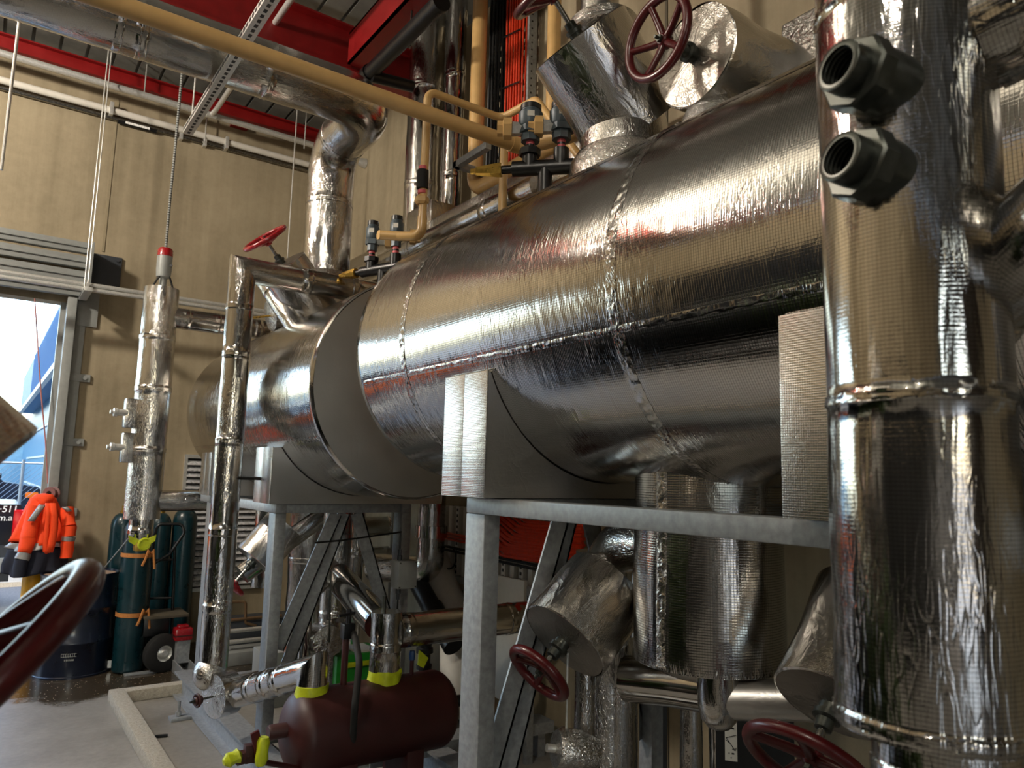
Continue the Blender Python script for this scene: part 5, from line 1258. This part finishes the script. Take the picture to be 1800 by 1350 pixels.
t = thing('steel_channel_offcut', W(335, 1150, Z=.05), 'grey steel channel offcut under the red box', 'steel channel')
m = MB(); 
for o_ in ((-.05, .0), (.05, .0)): pass
m.box((q.x - .06, 6.75, .0), (q.x + .07, 7.5, .012)); m.box((q.x - .06, 6.75, .012), (q.x - .05, 7.5, .1)); m.box((q.x + .06, 6.75, .012), (q.x + .07, 7.5, .1)); m.box((q.x - .05, 7.22, .08), (q.x + .06, 7.32, q.z - .058)); m.build('channel', M['galv'], t)
q = W(211, 1165, Z=.06); t = thing('steel_offcut', q, 'small silver angle offcut on the wet floor beside the drum', 'offcut'); m = MB(); m.bar(q + V((-.1, .04, -.03)), q + V((.12, -.02, -.03)), .06, .012); m.bar(q + V((-.1, .01, 0)), q + V((.12, -.05, 0)), .012, .06); m.build('angle', M['galv_bright'], t)
q = W(280, 1294, Z=.01); m = MB(); m.bar(q + V((-.04, .01, 0)), q + V((.05, -.015, 0)), .022, .018, bev=.004); tag(m.build('black_offcut', M['black_plastic']), 'short black offcut lying on the floor inside the kerb', 'offcut')
# orange lead on the floor outside the drum
t = thing('orange_lead', (.2, 8.3, 0), 'coiled orange extension lead on the ground at the left edge', 'cable')
c = W(12, 1137, Z=.0); m = MB()
pts = [V((c.x + (.16 - .004 * i / 6) * cos(i * .35) * 1.2, c.y + (.3 - .01 * i / 6) * sin(i * .35), .012 + .0012 * i)) for i in range(72)]
m.sweep(pts, .008, 8); m.sweep(fillet([pts[-1], W(30, 1105, Z=.02), W(50, 1085, Z=.02), W(70, 1078, Z=.02)], .1), .008, 8); m.build('lead', plain('lead_orange', 'd8622a', .5), t)
# hose inside the skid
t = thing('black_hose', (1.7, 4.6, 0), 'black hose lying on the floor inside the skid', 'hose')
m = MB(); m.sweep(fillet([W(350, 1228, Z=.02), W(372, 1262, Z=.02), W(420, 1288, Z=.02), W(455, 1296, Z=.02), W(500, 1330, Z=.02), W(560, 1352, Z=.02)], .3), .017, 10, ds=.05); m.build('hose', M['rubber'], t)
# clutter at the back: pump base, copper pipes, battery, tool case
q = W(412, 1150, Y=7.9); t = thing('equipment_base', (q.x + .2, 7.9, 0), 'grey steel equipment base with rails behind the slim corner pipe', 'machine base')
m = MB(); m.box((2.0, 7.2, 0), (2.9, 7.9, .12), bev=.01); m.build('base_box', M['grey_paint'], t)
for z in (.2, .3): 
    m = MB(); m.cyl((1.95, 7.3, z), (2.9, 7.3, z), .02, 10); m.build('rail', M['galv_bright'], t)
m = MB(); m.box((2.0, 7.5, .12), (2.88, 7.88, .34), bev=.01); m.build('upper_box', M['dark_grey'], t)
q = W(420, 1060, Y=7.5); t = thing('copper_pipe', (q.x, 7.5, q.z), 'bent copper coloured pipe behind the slim corner pipe', 'pipe')
m = MB(); a = W(400, 1058, Y=7.5); b = W(432, 1058, Y=7.5); c = W(431, 1095, Y=7.5); d = W(450, 1100, Y=7.5); m.sweep(fillet([a + V((-.2, 0, 0)), a, b, c, d], .03), .014, 10); e0_ = W(405, 1090, Y=7.5); m.cyl(e0_ + V((-.1, 0, 0)), e0_ + V((.5, 0, 0)), .016, 10); m.build('tube', plain('copper_dull', '8f7458', .4, .7), t)
q = W(528, 1090, Y=5.9); t = thing('power_tool', q, 'yellow and black power tool behind the bright side pipe', 'tool')
m = MB(); m.box((q.x - .05, 5.85, q.z - .1), (q.x + .06, 5.97, q.z + .08), bev=.03); m.box((q.x - .03, 5.86, q.z - .2), (q.x + .05, 5.96, q.z - .11), bev=.02); m.build('black_body', M['black_plastic'], t)
m = MB(); m.sweep(fillet([q + V((-.03, -.06, 0)), q + V((-.03, -.07, .09)), q + V((.05, -.07, .1))], .03), .022, 12); m.box((q.x - .02, 5.83, q.z - .17), (q.x + .02, 5.86, q.z - .14)); m.build('yellow_grip', M['tool_yellow'], t)
m = MB(); m.box((q.x - .3, 5.8, 0), (q.x + .4, 6.1, q.z - .21), bev=.01); o = m.build('tool_stand', M['grey_paint']); tag(o, 'pale grey metal cabinet under the yellow and black tool', 'cabinet')
t = thing('orange_lead', W(515, 1100, Y=5.6), 'thin orange lead drooping by the yellow and black tool', 'cable')
m = MB(); m.sweep(fillet([W(535, 1040, Y=5.6), W(505, 1080, Y=5.6), W(507, 1095, Y=5.6), W(516, 1094, Y=5.55), W(503, 1130, Y=5.5), W(500, 1165, Y=5.5)], .05), .006, 8); m.sweep([W(512, 1098, Y=5.55), W(522, 1098, Y=5.55), W(532, 1115, Y=5.5)], .006, 8); m.build('lead', plain('lead_orange2', 'c06a4a', .5), t)
q = W(620, 1170, Y=4.8); t = thing('green_battery', q, 'green plastic case with a lime strip behind the maroon receiver', 'case')
m = MB(); m.box((q.x - .16, 4.7, .04), (q.x + .2, 5.0, q.z + .1), bev=.02); m.build('case_body', M['green'], t)
m = MB(); m.box((q.x - .1, 4.68, q.z + .02), (q.x + .12, 4.71, q.z + .05), bev=.004); m.build('lime_strip', M['tape'], t)
m = MB(); m.box((q.x - .02, 4.72, q.z + .1), (q.x + .14, 4.95, q.z + .105)); m.build('paper_tag', M['label_white'], t)
# white tie string on drain wheel
t = thing('sling_wire', W(215, 970, Y=7.0), 'thin grey wire running down left from the level column foot', 'wire'); m = MB(); m.cyl(W(226, 947, Y=6.5), W(180, 1002, Y=7.45), .006, 8); m.build('wire', M['grey_paint'], t)
# black link between corner pipe and far saddle
q0, q1 = W(424, 840, Y=4.85), W(462, 840, Y=4.75); t = thing('stand_off_bolt', q0, 'black stand-off rod between the slim corner pipe and the far saddle', 'rod'); m = MB(); m.cyl((1.32, 4.72, q0.z), (1.418, 4.6, q0.z), .011, 10); m.build('rod', M['black'], t)
# small red wheel reflection source: red valve wheel behind the drop pipe hood
# power line outside: thin pink rope hanging in the doorway
t = thing('door_rope', (.3, 8.2, 1), 'thin pale red rope hanging across the bright doorway', 'rope')
m = MB(); m.sweep([W(61, 525, Y=8.3), W(66, 600, Y=8.3), W(72, 690, Y=8.3), W(80, 775, Y=8.3), W(84, 850, Y=8.3)], .006, 8, ds=.05); m.build('rope', plain('rope_red', 'b0706a', .7), t)

# ------------------------------------------------------------------ foreground valve at the lower left, very close
hd = .80
hub = W(-12, 1184, D=hd); tip = W(204, 976, D=hd)
l = (hub - EYE).normalized(); mj = (tip - hub); mj = (mj - l * mj.dot(l)); Rw = mj.length; mj.normalize()
n0 = l.cross(mj).normalized()
if (n0.dot(RT) < 0): n0 = -n0
nn = (n0 * .988 + l * .15).normalized()
fcp = hub - nn * .172
t = valve('angle_valve', 'foreground valve at the lower left edge with a huge dark red hand wheel', fcp, nn, .21, .5, .15, Rw, tube=.0185, taper=1.0, dish=.02, rot=.0, amp=.003)

# the machine this valve belongs to: it stands left of the picture and shows only in the foil
t = thing('compressor_skid', (-1.5, 3.0, 0), 'dark green compressor on a black skid left of the picture, mirrored in the foil', 'compressor')
m = MB(); m.box((-2.5, .4, 0), (-.5, 5.4, .3), bev=.02); m.build('skid_base', M['black'], t)
mg = plain('machine_green', '2c4212', .45, .1, .15, 6)
m = MB(); m.lathe([(0, .1), (0, .5), (.05, .55), (1.7, .55), (1.75, .5), (1.75, .1)], (-1.5, 1.0, .95), (0, 1, 0), 40); m.box((-2.0, 1.2, .28), (-1.0, 2.6, .6), bev=.03); m.build('compressor_body', mg, t)
m = MB(); m.lathe([(0, .1), (0, .4), (.05, .44), (1.3, .44), (1.4, .36), (1.42, .1)], (-1.5, 3.2, .85), (0, 1, 0), 40); m.box((-1.9, 3.4, .28), (-1.1, 4.5, .6), bev=.03)
for i in range(12): m.lathe([(0, .43), (0, .47), (.02, .47), (.02, .43)], (-1.5, 3.35 + i * .09, .85), (0, 1, 0), 32, cap=False)
m.build('motor', M['dark_grey'], t)
m = MB(); m.box((-2.3, 4.75, .28), (-.7, 5.3, 1.7), bev=.02); m.build('control_cabinet', M['dark_grey'], t)
e_ = fcp - nn * .45
pipe(t, 'suction_pipe', [(-1.5, 1.6, 1.4), (-1.5, 1.6, e_.z + .1), (e_.x, e_.y, e_.z + .1)], .11, fil=.2, seams=[.5])
# ------------------------------------------------------------------ light and camera
w = bpy.data.worlds.new('daylight'); SC.world = w; w.use_nodes = True
nt = w.node_tree; bg = nt.nodes['Background']; sky = nt.nodes.new('ShaderNodeTexSky'); sky.sky_type = 'NISHITA'; sky.sun_disc = False; sky.sun_elevation = radians(42); sky.sun_rotation = radians(150); sky.air_density = 1.2; sky.dust_density = 3.0
nt.links.new(sky.outputs[0], bg.inputs[0]); bg.inputs[1].default_value = .9
sl = bpy.data.lights.new('sun', 'SUN'); sl.energy = 3; sl.angle = radians(.6); sl.color = (1, .93, .82); so = bpy.data.objects.new('sun', sl); COL.objects.link(so)
so.rotation_euler = V((-.7, -.05, -.7)).to_track_quat('-Z', 'Y').to_euler()
def lamp(x, y, z, e, col=(1, .90, .76), r=.16):
    d = bpy.data.lights.new('bay_and_fill_lamp', 'POINT'); d.shadow_soft_size = r; d.energy = e; d.color = col
    o = bpy.data.objects.new('bay_and_fill_lamp', d); COL.objects.link(o); o.location = (x, y, z); return o
lamp(-2.3, 5.6, 5.2, 580); lamp(-3.0, -.8, 5.3, 240)  # second lamp is fill, added to brighten the yellow overhead pipe
d = bpy.data.lights.new('added_vessel_fill', 'AREA'); d.shape = 'RECTANGLE'; d.size = 1.3; d.size_y = 6.0; d.energy = 24; d.color = (1, .86, .64)  # added fill panel: gives the vessel top something warm to mirror
o = bpy.data.objects.new('added_vessel_fill', d); COL.objects.link(o); o.location = (-1.7, 4.2, 5.94)
cam = bpy.data.cameras.new('camera'); co = bpy.data.objects.new('camera', cam); COL.objects.link(co)
cam.sensor_width = 36; cam.sensor_fit = 'HORIZONTAL'; cam.lens = FPX / 1800 * 36; cam.clip_start = .02; cam.clip_end = 300
B = -FW
co.matrix_world = Matrix(((RT.x, UP.x, B.x, EYE.x), (RT.y, UP.y, B.y, EYE.y), (RT.z, UP.z, B.z, EYE.z), (0, 0, 0, 1)))
cam.dof.use_dof = True; cam.dof.focus_distance = 3.2; cam.dof.aperture_fstop = 6.7
SC.camera = co
vs = SC.view_settings; vs.view_transform = 'Standard'; vs.look = 'None'; vs.gamma = 1; vs.use_curve_mapping = False; vs.exposure = 0.38
SC.cycles.max_bounces = 8; SC.cycles.glossy_bounces = 6; SC.cycles.diffuse_bounces = 4; SC.cycles.sample_clamp_indirect = 6; SC.cycles.use_denoising = True
